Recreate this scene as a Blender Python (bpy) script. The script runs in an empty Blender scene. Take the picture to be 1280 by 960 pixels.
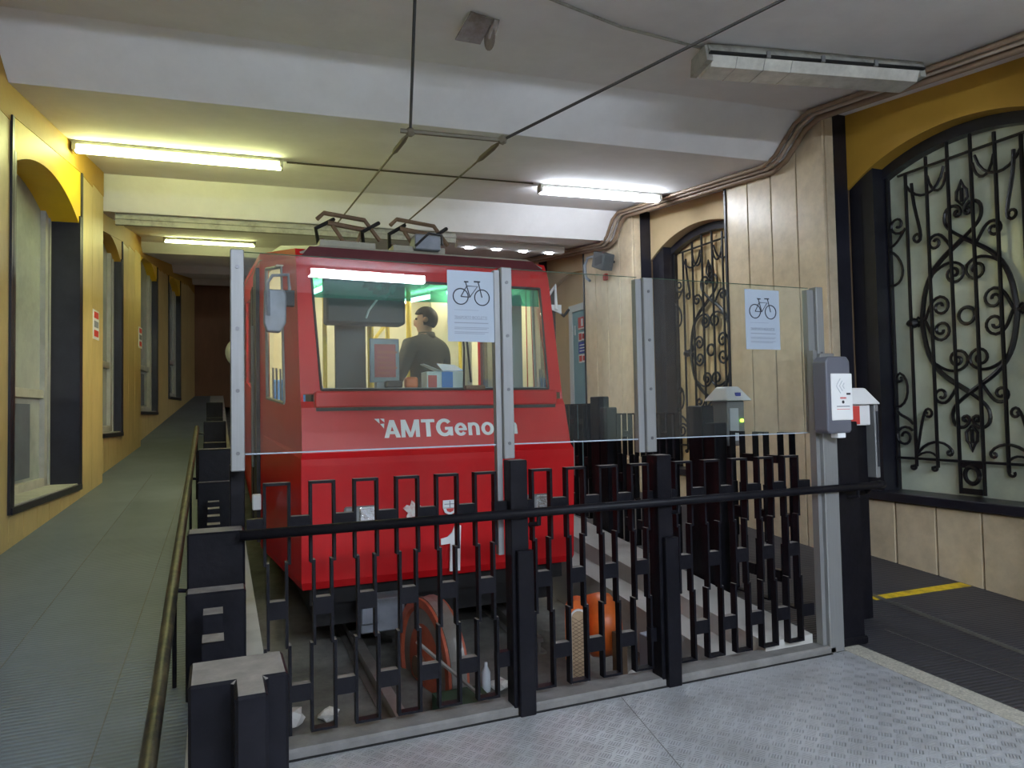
import bpy, bmesh, math, random
from mathutils import Vector, Matrix
random.seed(7)
S = bpy.context.scene
COL = S.collection

# ------------------------------------------------------------------ camera
cam_d = bpy.data.cameras.new('camera'); cam = bpy.data.objects.new('camera', cam_d); COL.objects.link(cam)
cam_d.sensor_fit = 'HORIZONTAL'; cam_d.sensor_width = 36.0; cam_d.lens = 36.0*890.0/1280.0
cam_d.clip_start = 0.05; cam_d.clip_end = 200
def _cam():
    f = 890.0
    ray = lambda x, y: Vector(((x-640)/f, -(y-480)/f, 1.0))
    T = ray(268, 521).normalized(); G = ray(2850, 472); G = (G - T*G.dot(T)).normalized()
    U = T.cross(G)
    if U.y < 0: U = -U
    # columns: camera right / up / back expressed in world axes (G = X, T = Y, U = Z)
    M = Matrix(((G.x, G.y, -G.z, 0.0), (T.x, T.y, -T.z, 0.0), (U.x, U.y, -U.z, 1.55), (0, 0, 0, 1)))
    return M
cam.matrix_world = _cam()
S.camera = cam
# ------------------------------------------------------------------ world, exposure
W = bpy.data.worlds.new('World'); S.world = W; W.use_nodes = True
W.node_tree.nodes['Background'].inputs[0].default_value = (0.45, 0.5, 0.6, 1)
W.node_tree.nodes['Background'].inputs[1].default_value = 0.35
S.view_settings.view_transform = 'Standard'; S.view_settings.look = 'None'
S.view_settings.gamma = 1.0; S.view_settings.use_curve_mapping = False
S.view_settings.exposure = 0.68
LAMP_GREEN = ((0.93, 1.0, 0.42), 25.0)
LAMP_WHITE = ((0.86, 0.92, 1.0), 42.0)
LAMP_HALL = ((0.75, 0.86, 1.0), 118.0)

# ------------------------------------------------------------------ materials
def mat(name, col, rough=0.6, metal=0.0, var=0.0, vscale=6.0, bump=0.0, bscale=40.0, dirt=None, dscale=2.0, damt=0.5, spec=0.5, stretch=(1,1,1), emis=None, coat=0.0):
    m = bpy.data.materials.new(name); m.use_nodes = True
    nt = m.node_tree; N = nt.nodes; L = nt.links
    b = N['Principled BSDF']
    b.inputs['Base Color'].default_value = (*col, 1); b.inputs['Roughness'].default_value = rough
    b.inputs['Metallic'].default_value = metal; b.inputs['Specular IOR Level'].default_value = spec
    b.inputs['Coat Weight'].default_value = coat
    if emis:
        b.inputs['Emission Color'].default_value = (*emis[0], 1); b.inputs['Emission Strength'].default_value = emis[1]
    if var or bump or dirt:
        tc = N.new('ShaderNodeTexCoord'); mp = N.new('ShaderNodeMapping'); mp.inputs['Scale'].default_value = stretch
        geo = N.new('ShaderNodeNewGeometry')
        L.new(geo.outputs['Position'], mp.inputs['Vector'])
        out = None
        if var:
            n1 = N.new('ShaderNodeTexNoise'); n1.inputs['Scale'].default_value = vscale; n1.inputs['Detail'].default_value = 8; n1.inputs['Roughness'].default_value = 0.65
            L.new(mp.outputs[0], n1.inputs['Vector'])
            r = N.new('ShaderNodeMapRange'); r.inputs[1].default_value = 0.3; r.inputs[2].default_value = 0.7; r.inputs[3].default_value = 1-var; r.inputs[4].default_value = 1+var
            L.new(n1.outputs[0], r.inputs[0])
            mx = N.new('ShaderNodeMix'); mx.data_type = 'RGBA'; mx.blend_type = 'MULTIPLY'; mx.inputs[0].default_value = 1
            mx.inputs[6].default_value = (*col, 1); L.new(r.outputs[0], mx.inputs[7]); out = mx.outputs[2]
        if dirt:
            n2 = N.new('ShaderNodeTexNoise'); n2.inputs['Scale'].default_value = dscale; n2.inputs['Detail'].default_value = 10; n2.inputs['Roughness'].default_value = 0.7
            L.new(mp.outputs[0], n2.inputs['Vector'])
            r2 = N.new('ShaderNodeMapRange'); r2.inputs[1].default_value = 0.45; r2.inputs[2].default_value = 0.75; r2.inputs[3].default_value = 0; r2.inputs[4].default_value = damt
            L.new(n2.outputs[0], r2.inputs[0])
            m2 = N.new('ShaderNodeMix'); m2.data_type = 'RGBA'; L.new(r2.outputs[0], m2.inputs[0])
            if out: L.new(out, m2.inputs[6])
            else: m2.inputs[6].default_value = (*col, 1)
            m2.inputs[7].default_value = (*dirt, 1); out = m2.outputs[2]
        if out: L.new(out, b.inputs['Base Color'])
        if bump:
            n3 = N.new('ShaderNodeTexNoise'); n3.inputs['Scale'].default_value = bscale; n3.inputs['Detail'].default_value = 6
            L.new(mp.outputs[0], n3.inputs['Vector'])
            bp = N.new('ShaderNodeBump'); bp.inputs['Strength'].default_value = bump; bp.inputs['Distance'].default_value = 0.01
            L.new(n3.outputs[0], bp.inputs['Height']); L.new(bp.outputs[0], b.inputs['Normal'])
    return m

def glass_mat(name, tint=(0.95, 0.98, 0.97), refl=1.0, haze=0.0, hazecol=(0.8, 0.85, 0.85), rough=0.0):
    """thin sheet glass: fresnel reflection over a clear (slightly dusty) sheet"""
    m = bpy.data.materials.new(name); m.use_nodes = True; nt = m.node_tree; N = nt.nodes; L = nt.links
    N.remove(N['Principled BSDF']); o = N['Material Output']
    tr = N.new('ShaderNodeBsdfTransparent'); tr.inputs[0].default_value = (*tint, 1)
    df = N.new('ShaderNodeBsdfDiffuse'); df.inputs[0].default_value = (*hazecol, 1)
    a = N.new('ShaderNodeMixShader'); L.new(tr.outputs[0], a.inputs[1]); L.new(df.outputs[0], a.inputs[2])
    n = N.new('ShaderNodeTexNoise'); n.inputs['Scale'].default_value = 3; n.inputs['Detail'].default_value = 8
    g = N.new('ShaderNodeNewGeometry'); L.new(g.outputs['Position'], n.inputs['Vector'])
    r = N.new('ShaderNodeMapRange'); r.inputs[1].default_value = 0.35; r.inputs[2].default_value = 0.75; r.inputs[3].default_value = haze*0.5; r.inputs[4].default_value = haze*1.5
    L.new(n.outputs[0], r.inputs[0]); L.new(r.outputs[0], a.inputs[0])
    gl = N.new('ShaderNodeBsdfGlossy'); gl.inputs['Roughness'].default_value = rough; gl.inputs[0].default_value = (1, 1, 1, 1)
    fr = N.new('ShaderNodeFresnel'); fr.inputs[0].default_value = 1.5
    io = N.new('ShaderNodeMapRange'); io.inputs[3].default_value = 1.5; io.inputs[4].default_value = 1/1.5   # same sheet reflection from both sides
    L.new(g.outputs['Backfacing'], io.inputs[0]); L.new(io.outputs[0], fr.inputs[0])
    mu = N.new('ShaderNodeMath'); mu.operation = 'MULTIPLY'; mu.inputs[1].default_value = refl; mu.use_clamp = True
    L.new(fr.outputs[0], mu.inputs[0])
    b = N.new('ShaderNodeMixShader'); L.new(mu.outputs[0], b.inputs[0]); L.new(a.outputs[0], b.inputs[1]); L.new(gl.outputs[0], b.inputs[2])
    L.new(b.outputs[0], o.inputs[0]); return m

M = {}
M['ceiling'] = mat('ceiling_paint', (0.84, 0.84, 0.86), 0.85, var=0.07, vscale=1.3, bump=0.25, bscale=14, dirt=(0.68, 0.67, 0.68), dscale=0.9, damt=0.35)
M['stone_r'] = mat('travertine', (0.60, 0.495, 0.345), 0.32, var=0.14, vscale=7, bump=0.12, bscale=60, dirt=(0.70, 0.61, 0.46), dscale=6, damt=0.6)
M['stone_l'] = mat('yellow_travertine', (0.58, 0.45, 0.19), 0.45, var=0.12, vscale=6, bump=0.1, bscale=60, dirt=(0.60, 0.46, 0.20), dscale=3, damt=0.5, stretch=(1, 1, 0.35))
M['joint'] = mat('dark_joint', (0.17, 0.11, 0.06), 0.8, var=0.2)
M['ochre'] = mat('ochre_paint', (0.46, 0.27, 0.035), 0.6, var=0.08, vscale=3, bump=0.1)
M['yellow'] = mat('yellow_paint', (0.78, 0.50, 0.02), 0.5, var=0.06, vscale=3)
M['cream'] = mat('cream_paint', (0.62, 0.48, 0.28), 0.7, var=0.06, vscale=3)
M['black'] = mat('black_iron_paint', (0.0055, 0.0055, 0.0085), 0.42, var=0.3, vscale=12, bump=0.2, bscale=25, dirt=(0.022, 0.020, 0.024), dscale=4, damt=0.3, spec=0.14)
M['iron'] = mat('wrought_iron', (0.009, 0.009, 0.012), 0.38, metal=0.1, var=0.3, vscale=20)
M['blackframe'] = mat('black_frame_paint', (0.010, 0.010, 0.018), 0.38, var=0.3, vscale=4, bump=0.15, bscale=10, dirt=(0.03, 0.03, 0.042), dscale=2, damt=0.4)
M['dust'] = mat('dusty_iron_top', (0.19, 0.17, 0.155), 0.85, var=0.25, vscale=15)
M['steel'] = mat('brushed_steel', (0.235, 0.24, 0.245), 0.5, metal=0.35, var=0.08, vscale=5, stretch=(30, 30, 1))
M['steel_bolt'] = mat('bolt_head', (0.12, 0.12, 0.13), 0.4, metal=0.6)
M['red'] = mat('red_car_paint', (0.56, 0.006, 0.010), 0.36, var=0.09, vscale=2.5, dirt=(0.50, 0.06, 0.05), dscale=1.6, damt=0.35, spec=0.35)
M['darkred'] = mat('roof_dark_red', (0.10, 0.012, 0.018), 0.5, var=0.2)
M['roof'] = mat('roof_grey', (0.36, 0.35, 0.28), 0.6, var=0.2, vscale=3)
M['under'] = mat('underframe_black', (0.007, 0.007, 0.008), 0.75, var=0.4, vscale=5)
M['rubber'] = mat('black_rubber', (0.02, 0.02, 0.022), 0.6)
M['greybox'] = mat('grey_metal_box', (0.22, 0.24, 0.28), 0.5, metal=0.2, var=0.2, vscale=8)
M['concrete'] = mat('concrete', (0.17, 0.165, 0.15), 0.9, var=0.25, vscale=4, bump=0.5, bscale=18, dirt=(0.05, 0.046, 0.042), dscale=2.2, damt=0.8)
M['concrete_l'] = mat('pale_concrete', (0.50, 0.49, 0.46), 0.85, var=0.2, vscale=5, bump=0.4, bscale=18, dirt=(0.2, 0.19, 0.17), dscale=2.5, damt=0.6)
M['kerb'] = mat('kerb_concrete', (0.18, 0.175, 0.17), 0.8, var=0.2, vscale=8, bump=0.4, bscale=25, dirt=(0.12, 0.11, 0.1), dscale=5, damt=0.5)
M['granite'] = mat('speckled_granite', (0.46, 0.44, 0.38), 0.6, var=0.45, vscale=70, dirt=(0.18, 0.16, 0.14), dscale=25, damt=0.6)
M['rail'] = mat('rail_steel', (0.30, 0.28, 0.26), 0.45, metal=0.5, var=0.2)
M['orange'] = mat('orange_paint', (0.72, 0.15, 0.025), 0.35, var=0.15, vscale=8)
M['redwheel'] = mat('faded_red_paint', (0.45, 0.10, 0.05), 0.5, var=0.25, vscale=8)
M['tan'] = mat('tan_liner', (0.45, 0.32, 0.20), 0.8, var=0.15, vscale=20)
M['brown'] = mat('brown_metal', (0.16, 0.10, 0.06), 0.7, var=0.25)
M['white'] = mat('white_plastic', (0.78, 0.79, 0.80), 0.35)
M['letter'] = mat('white_lettering', (0.80, 0.82, 0.84), 0.5)
M['worn'] = mat('worn_white_decal', (0.72, 0.68, 0.66), 0.6, dirt=(0.55, 0.05, 0.05), dscale=22, damt=1.0)
M['paper'] = mat('white_paper', (0.33, 0.385, 0.46), 0.6)
M['ink'] = mat('black_ink', (0.02, 0.022, 0.03), 0.6)
M['inkgrey'] = mat('grey_ink', (0.22, 0.24, 0.28), 0.7)
M['plasticgrey'] = mat('grey_plastic', (0.115, 0.12, 0.15), 0.42)
M['signred'] = mat('red_sign', (0.62, 0.06, 0.05), 0.5)
M['signblue'] = mat('blue_sign', (0.05, 0.07, 0.42), 0.5)
M['teal'] = mat('teal_door_paint', (0.19, 0.36, 0.43), 0.5, var=0.06)
M['doorframe'] = mat('pale_door_frame', (0.62, 0.68, 0.70), 0.5)
M['yellowtape'] = mat('yellow_tape', (0.75, 0.52, 0.01), 0.55, dirt=(0.06, 0.05, 0.02), dscale=14, damt=0.75)
M['pipe'] = mat('brown_conduit', (0.27, 0.19, 0.13), 0.5, var=0.15)
M['pipe2'] = mat('tan_conduit', (0.42, 0.34, 0.27), 0.5, var=0.15)
M['cable'] = mat('black_cable', (0.02, 0.018, 0.018), 0.5)
M['oldwire'] = mat('weathered_wire', (0.14, 0.12, 0.085), 0.6)
M['housing'] = mat('lamp_housing', (0.42, 0.42, 0.38), 0.6, dirt=(0.08, 0.075, 0.06), dscale=6, damt=0.8)
M['clearlamp'] = mat('dusty_lamp_cover', (0.66, 0.65, 0.60), 0.22, var=0.15, vscale=10, dirt=(0.30, 0.29, 0.26), dscale=3, damt=0.6)
M['frost_g'] = mat('frosted_green_glass', (0.62, 0.69, 0.58), 0.22, var=0.14, vscale=1.6, dirt=(0.40, 0.47, 0.39), dscale=1.8, damt=0.5)
M['frost_w'] = mat('frosted_grey_glass', (0.40, 0.43, 0.40), 0.2, var=0.2, vscale=1.2, dirt=(0.20, 0.23, 0.24), dscale=1.1, damt=0.8)
M['frost_b'] = mat('dark_pane', (0.16, 0.18, 0.21), 0.15, var=0.2, vscale=1.2)
M['boards'] = mat('cream_backing', (0.60, 0.46, 0.25), 0.6, var=0.1, vscale=3)
M['sash'] = mat('grey_window_sash', (0.42, 0.42, 0.38), 0.5, var=0.15)
M['glass'] = glass_mat('clear_glass', (0.95, 0.975, 0.965), 0.8, 0.012)
M['windshield'] = glass_mat('windshield_glass', (0.92, 0.97, 0.95), 0.7, 0.02)
M['tint'] = glass_mat('green_tint_band', (0.10, 0.50, 0.38), 0.6, 0.42, (0.02, 0.36, 0.27))
M['chrome'] = mat('headlight_chrome', (0.75, 0.77, 0.80), 0.18, metal=0.9, bump=0.6, bscale=30)
M['interior'] = mat('interior_beige', (0.62, 0.56, 0.42), 0.6, var=0.08)
M['interior_d'] = mat('interior_grey', (0.055, 0.065, 0.072), 0.6, var=0.15)
M['pole'] = mat('yellow_pole', (0.82, 0.60, 0.08), 0.4)
M['jacket'] = mat('dark_olive_jacket', (0.070, 0.062, 0.045), 0.9, var=0.2, vscale=20, bump=0.3, bscale=30)
M['skin'] = mat('skin', (0.45, 0.25, 0.17), 0.6)
M['hair'] = mat('dark_hair', (0.018, 0.014, 0.012), 0.7, bump=0.4, bscale=90)
M['trouser'] = mat('dark_trousers', (0.03, 0.03, 0.035), 0.9)
M['boxblue'] = mat('blue_carton', (0.04, 0.22, 0.70), 0.5)
M['boxwhite'] = mat('white_carton', (0.75, 0.78, 0.82), 0.5)
M['notice'] = mat('red_notice', (0.40, 0.06, 0.06), 0.5)
M['green_led'] = mat('green_led', (0.2, 0.8, 0.05), 0.4, emis=((0.45, 1.0, 0.05), 4.0))
M['goldrail'] = mat('worn_highlight_rail', (0.012, 0.012, 0.012), 0.42, spec=0.25, dirt=(0.30, 0.24, 0.10), dscale=9, damt=0.4)  # gold patches paint the rail's wear together with its highlights
M['bracket'] = mat('rusty_sheet', (0.33, 0.30, 0.29), 0.55, metal=0.3, var=0.2, vscale=20, dirt=(0.12, 0.06, 0.03), dscale=9, damt=0.6)
M['tunnel'] = mat('dark_brown_wall', (0.17, 0.085, 0.045), 0.8, var=0.25, vscale=2, stretch=(1, 1, 0.3))  # dark brown with random tone, stretched upward
M['debris'] = mat('pale_rubbish', (0.60, 0.58, 0.55), 0.8, var=0.2)
M['bottle'] = mat('clear_plastic', (0.55, 0.58, 0.62), 0.2)
M['greenpaint'] = mat('green_steel', (0.035, 0.085, 0.05), 0.6)
def lamp_mat(name, e):
    return mat(name, (0.8, 0.8, 0.8), 0.5, emis=e)
M['tube_green'] = lamp_mat('lit_diffuser_greenish', LAMP_GREEN)
M['tube_white'] = lamp_mat('lit_diffuser_white', LAMP_WHITE)
M['tube_hall'] = lamp_mat('lit_diffuser_hall', LAMP_HALL)
M['car_lamp'] = lamp_mat('lit_car_strip', ((1.0, 0.92, 0.72), 26.0))

def rubber_floor(name, col, dirx, freq, amp=0.35):
    m = mat(name, col, 0.5, var=0.16, vscale=1.2, dirt=tuple(min(1, c*1.7) for c in col), dscale=1.5, damt=0.35)
    N = m.node_tree.nodes; L = m.node_tree.links; b = N['Principled BSDF']
    g = N.new('ShaderNodeNewGeometry'); d = N.new('ShaderNodeVectorMath'); d.operation = 'DOT_PRODUCT'; d.inputs[1].default_value = (*dirx, 0)
    L.new(g.outputs['Position'], d.inputs[0])
    mu = N.new('ShaderNodeMath'); mu.operation = 'MULTIPLY'; mu.inputs[1].default_value = freq; L.new(d.outputs['Value'], mu.inputs[0])
    si = N.new('ShaderNodeMath'); si.operation = 'SINE'; L.new(mu.outputs[0], si.inputs[0])
    bp = N.new('ShaderNodeBump'); bp.inputs['Strength'].default_value = amp; bp.inputs['Distance'].default_value = 0.004
    L.new(si.outputs[0], bp.inputs['Height']); L.new(bp.outputs[0], b.inputs['Normal'])
    return m
M['rubber_l'] = rubber_floor('ribbed_rubber_left', (0.112, 0.138, 0.176), (0.0, 1.0), 2*math.pi/0.03, 0.3)
M['rubber_r'] = rubber_floor('ribbed_rubber_right', (0.032, 0.032, 0.040), (0.1, 1.0), 2*math.pi/0.035, 0.45)

def tread_plate():
    m = mat('steel_tread_plate', (0.56, 0.58, 0.62), 0.33, metal=0.35, var=0.12, vscale=2.0, dirt=(0.27, 0.27, 0.28), dscale=2.6, damt=0.75)
    N = m.node_tree.nodes; L = m.node_tree.links; b = N['Principled BSDF']
    g = N.new('ShaderNodeNewGeometry'); mp = N.new('ShaderNodeMapping'); mp.vector_type = 'TEXTURE'
    mp.inputs['Rotation'].default_value = (0, 0, math.radians(40)); mp.inputs['Scale'].default_value = (0.062, 0.062, 1)
    L.new(g.outputs['Position'], mp.inputs[0])
    sx = N.new('ShaderNodeSeparateXYZ'); L.new(mp.outputs[0], sx.inputs[0])
    def ma(op, a, b_=None, c=None):
        n = N.new('ShaderNodeMath'); n.operation = op
        for i, v in enumerate((a, b_, c)):
            if v is None: continue
            if isinstance(v, (int, float)): n.inputs[i].default_value = v
            else: L.new(v, n.inputs[i])
        return n.outputs[0]
    fx = ma('FLOOR', sx.outputs[0]); fy = ma('FLOOR', sx.outputs[1])
    par = ma('PINGPONG', ma('ADD', fx, fy), 1.0)           # checker parity 0/1
    lx = ma('SUBTRACT', ma('FRACT', sx.outputs[0]), 0.5); ly = ma('SUBTRACT', ma('FRACT', sx.outputs[1]), 0.5)
    # parity swaps the axes of the five raised bars
    a = ma('ADD', ma('MULTIPLY', lx, ma('SUBTRACT', 1.0, par)), ma('MULTIPLY', ly, par))
    c = ma('ADD', ma('MULTIPLY', ly, ma('SUBTRACT', 1.0, par)), ma('MULTIPLY', lx, par))
    st = ma('COSINE', ma('MULTIPLY', a, 2*math.pi*5.0))
    mask = ma('MULTIPLY', ma('LESS_THAN', ma('ABSOLUTE', c), 0.3), ma('LESS_THAN', ma('ABSOLUTE', a), 0.46))
    h = ma('MULTIPLY', ma('MULTIPLY', ma('MAXIMUM', st, 0.0), mask), 1.0)
    bp = N.new('ShaderNodeBump'); bp.inputs['Strength'].default_value = 1.0; bp.inputs['Distance'].default_value = 0.006
    L.new(h, bp.inputs['Height']); L.new(bp.outputs[0], b.inputs['Normal'])
    return m
M['tread'] = tread_plate()

# ------------------------------------------------------------------ mesh helpers
def hexa(bm, P):
    """8 points: 4 bottom (ccw) then 4 top"""
    v = [bm.verts.new(p) for p in P]
    for f in ((3,2,1,0), (4,5,6,7), (0,1,5,4), (1,2,6,5), (2,3,7,6), (3,0,4,7)): bm.faces.new([v[i] for i in f])
def box(bm, x0, x1, y0, y1, z0, z1):
    hexa(bm, [(x0,y0,z0),(x1,y0,z0),(x1,y1,z0),(x0,y1,z0),(x0,y0,z1),(x1,y0,z1),(x1,y1,z1),(x0,y1,z1)])
def B(*a):
    bm = bmesh.new(); box(bm, *a); return bm
def bevel(bm, w, seg=1):
    bmesh.ops.bevel(bm, geom=list(bm.edges), offset=w, segments=seg, affect='EDGES', profile=0.5); return bm
def tube(bm, pts, r, n=8, cap=True, closed=False):
    pts = [Vector(p) for p in pts]; rings = []
    k = len(pts); nrm = None
    rr = r if isinstance(r, (list, tuple)) else [r]*k
    for i, p in enumerate(pts):
        a = pts[i-1] if (i > 0 or closed) else p; b = pts[(i+1) % k] if (i < k-1 or closed) else p
        t = (b-a).normalized()
        if nrm is None:
            nrm = t.orthogonal().normalized()
        nrm = (nrm - t*nrm.dot(t))
        nrm = nrm.normalized() if nrm.length > 1e-6 else t.orthogonal().normalized()
        bi = t.cross(nrm)
        rings.append([bm.verts.new(p + (nrm*math.cos(2*math.pi*j/n) + bi*math.sin(2*math.pi*j/n))*rr[i]) for j in range(n)])
    m = k if closed else k-1
    for i in range(m):
        A, Bq = rings[i], rings[(i+1) % k]
        for j in range(n): bm.faces.new((A[j], A[(j+1)%n], Bq[(j+1)%n], Bq[j]))
    if cap and not closed:
        bm.faces.new(list(reversed(rings[0]))); bm.faces.new(rings[-1])
    return bm
def prism(bm, poly, axis, a0, a1):
    """poly of 2-D points in the other two axes (ordered x,y,z minus axis), extruded from a0 to a1"""
    def P(p, a):
        if axis == 'x': return (a, p[0], p[1])
        if axis == 'y': return (p[0], a, p[1])
        return (p[0], p[1], a)
    A = [bm.verts.new(P(p, a0)) for p in poly]; Bv = [bm.verts.new(P(p, a1)) for p in poly]
    n = len(poly)
    bm.faces.new(A); bm.faces.new(list(reversed(Bv)))
    for i in range(n): bm.faces.new((A[(i+1)%n], A[i], Bv[i], Bv[(i+1)%n]))
    bmesh.ops.recalc_face_normals(bm, faces=list(bm.faces)); return bm
def lathe(bm, prof, origin, axis, n=32):
    """prof: (radius, distance along axis)"""
    o = Vector(origin); ax = Vector(axis).normalized(); u = ax.orthogonal().normalized(); w = ax.cross(u)
    rings = [[bm.verts.new(o + ax*h + (u*math.cos(2*math.pi*j/n)+w*math.sin(2*math.pi*j/n))*max(r, 1e-4)) for j in range(n)] for r, h in prof]
    for i in range(len(rings)-1):
        for j in range(n): bm.faces.new((rings[i][j], rings[i][(j+1)%n], rings[i+1][(j+1)%n], rings[i+1][j]))
    bm.faces.new(list(reversed(rings[0]))); bm.faces.new(rings[-1])
    bmesh.ops.recalc_face_normals(bm, faces=list(bm.faces)); return bm
WL = {}
def finish(bm, name, smooth=False, keep=False):
    if not keep: bmesh.ops.recalc_face_normals(bm, faces=list(bm.faces))
    me = bpy.data.meshes.new(name); bm.to_mesh(me); bm.free()
    if smooth:
        for p in me.polygons: p.use_smooth = True
    return me
def link(name, me, parent=None, loc=None):
    o = bpy.data.objects.new(name, me); COL.objects.link(o)
    if parent is not None: o.parent = parent
    if loc is not None: o.location = loc
    return o
def tagit(o, label=None, cat=None, group=None, kind=None):
    if label: o['label'] = label
    if cat: o['category'] = cat
    if group: o['group'] = group
    if kind: o['kind'] = kind
    return o
def thing(name, label, cat, loc, group=None):
    o = bpy.data.objects.new(name, None); COL.objects.link(o); o.location = loc; o.empty_display_size = 0.1
    WL[o] = Vector(loc); return tagit(o, label, cat, group)
def part(name, bm, m, parent, label=None, smooth=False, kind=None, keep=False):
    """bm in world coordinates"""
    w = WL.get(parent, Vector((0, 0, 0)))
    if w.length > 0: bmesh.ops.translate(bm, verts=list(bm.verts), vec=-w)
    me = finish(bm, name, smooth, keep); me.materials.append(M[m] if isinstance(m, str) else m)
    o = link(name, me, parent); WL[o] = w
    return tagit(o, label, None, None, kind)
def mesh_thing(name, bm, m, label, cat, group=None, kind=None, smooth=False):
    """one-mesh thing with its origin at its base"""
    zs = min(v.co.z for v in bm.verts); cx = sum(v.co.x for v in bm.verts)/len(bm.verts); cy = sum(v.co.y for v in bm.verts)/len(bm.verts)
    b = Vector((cx, cy, zs)); bmesh.ops.translate(bm, verts=list(bm.verts), vec=-b)
    me = finish(bm, name, smooth); me.materials.append(M[m] if isinstance(m, str) else m)
    o = link(name, me, None, b); WL[o] = b
    return tagit(o, label, cat, group, kind)
def struct(name, bm, m, label=None, smooth=False):
    me = finish(bm, name, smooth); me.materials.append(M[m] if isinstance(m, str) else m)
    o = link(name, me); WL[o] = Vector((0, 0, 0)); return tagit(o, label, None, None, 'structure')
def inst(name, me, parent, loc, rotz=0.0, scale=None):
    """shared-mesh child placed at world loc"""
    o = link(name, me, parent, Vector(loc)-WL.get(parent, Vector((0,0,0)))); o.rotation_euler = (0, 0, rotz)
    if scale: o.scale = scale
    WL[o] = Vector(loc); return o
def mesh_of(bm, name, m):
    me = finish(bm, name); me.materials.append(M[m]); return me
def text_part(name, s, size, m, parent, origin, right, up, extrude=0.001, bold=0.0, align='LEFT', spacing=1.0, width=None, label=None):
    cu = bpy.data.curves.new(name, 'FONT'); cu.body = s; cu.size = size; cu.extrude = extrude; cu.offset = bold; cu.align_x = align; cu.space_character = spacing
    cu.resolution_u = 3
    t = bpy.data.objects.new(name+'_tmp', cu); COL.objects.link(t)
    dg = bpy.context.evaluated_depsgraph_get(); dg.update()
    me = bpy.data.meshes.new_from_object(t.evaluated_get(dg)); COL.objects.unlink(t); bpy.data.objects.remove(t); bpy.data.curves.remove(cu)
    if width:
        xs = [v.co.x for v in me.vertices]; k = width/(max(xs)-min(xs)); x0 = min(xs)
        for v in me.vertices: v.co.x = (v.co.x - x0)*k
    r = Vector(right).normalized(); u = Vector(up); u = (u - r*u.dot(r)).normalized(); nn = r.cross(u)
    w = WL.get(parent, Vector((0,0,0))); o0 = Vector(origin) - w
    for v in me.vertices:
        c = v.co.copy(); v.co = o0 + r*c.x + u*c.y + nn*c.z
    me.materials.clear(); me.materials.append(M[m]); me.name = name
    o = link(name, me, parent); WL[o] = w
    return tagit(o, label)

# ------------------------------------------------------------------ site profile functions
def interp(pts, y):
    if y <= pts[0][0]: return pts[0][1]
    for (a, za), (b, zb) in zip(pts, pts[1:]):
        if y <= b: return za + (zb-za)*(y-a)/(b-a)
    return pts[-1][1]
RAMP = [(-1.0, 0.0), (3.45, 0.365), (6.19, 0.585), (9.26, 0.833), (13.06, 1.2), (22.2, 2.31), (30.0, 3.25)]
zr = lambda y: interp(RAMP, y)
zright = lambda y: 0.0 if y < 3.64 else 0.076*(y-3.64)
SK = 0.09                                           # skew of the ceiling ribs: c = y + SK*x
CEIL = [(-14.0, 4.06), (-11.3, 4.38), (-11.1, 4.03), (-7.9, 4.38), (-7.7, 4.03), (-4.45, 4.38), (-4.25, 4.03), (-1.0, 4.38), (-0.8, 4.04), (2.45, 4.40), (2.65, 4.06),
        (5.70, 4.43), (6.14, 4.08), (9.22, 4.39), (9.52, 4.03), (12.8, 4.42), (13.0, 4.28), (16.3, 4.75), (16.5, 4.62), (19.8, 5.1), (20.0, 4.98), (23.2, 5.45), (23.4, 5.3), (30.0, 6.1)]
zc = lambda x, y: interp(CEIL, y + SK*x)
PL = Vector((-1.426, 6.19, 0.0)); DL = Vector((0.083, 0.9965, 0.0)); NL = Vector((0.9965, -0.083, 0.0))   # left wall line, direction, inward normal
def lw(t, off, z): p = PL + DL*t + NL*off; return (p.x, p.y, z)

# ================================================================== SETTING
# ceiling: saw-tooth slabs between ribs
bm = bmesh.new()
xs = (-3.6, 7.4); rows = []
for c, z in CEIL: rows.append([bm.verts.new((x, c-SK*x, z)) for x in xs])
top = [[bm.verts.new((x, c-SK*x, 6.6)) for x in xs] for c, z in (CEIL[0], CEIL[-1])]
for a, b in zip(rows, rows[1:]): bm.faces.new((a[0], a[1], b[1], b[0]))
bm.faces.new((top[0][0], top[0][1], top[1][1], top[1][0])); bm.faces.new((rows[0][0], rows[0][1], top[0][1], top[0][0])); bm.faces.new((rows[-1][0], rows[-1][1], top[1][1], top[1][0]))
struct('ceiling', bm, 'ceiling', 'white painted concrete ceiling with stepped ribs')

# floors
EDGE = lambda y: 3.56 + (y-2.26)*0.1                # tread plate / granite edge
bm = bmesh.new(); hexa(bm, [(-0.12,-9,-0.12),(EDGE(-9),-9,-0.12),(EDGE(3.40),3.40,-0.12),(-0.12,3.40,-0.12),(-0.12,-9,0),(EDGE(-9),-9,0),(EDGE(3.40),3.40,0),(-0.12,3.40,0)])
floor_main = struct('floor', bm, 'tread', 'grey steel tread plate floor in front of the gate')
for y0, y1, x0, x1 in ((3.40, 2.30, 2.02, 1.78),):
    bm = bmesh.new(); hexa(bm, [(x0,y0,0.0005),(x0+0.004,y0,0.0005),(x1+0.004,y1,0.0005),(x1,y1,0.0005),(x0,y0,0.0015),(x0+0.004,y0,0.0015),(x1+0.004,y1,0.0015),(x1,y1,0.0015)])
    part('seam', bm, 'steel', floor_main)
bm = bmesh.new(); g0, g1 = -9.0, 3.46
hexa(bm, [(EDGE(g0),g0,-0.12),(EDGE(g0)+0.15,g0,-0.12),(EDGE(g1)+0.15,g1,-0.12),(EDGE(g1),g1,-0.12),(EDGE(g0),g0,0.002),(EDGE(g0)+0.15,g0,0.002),(EDGE(g1)+0.15,g1,0.002),(EDGE(g1),g1,0.002)])
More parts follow.
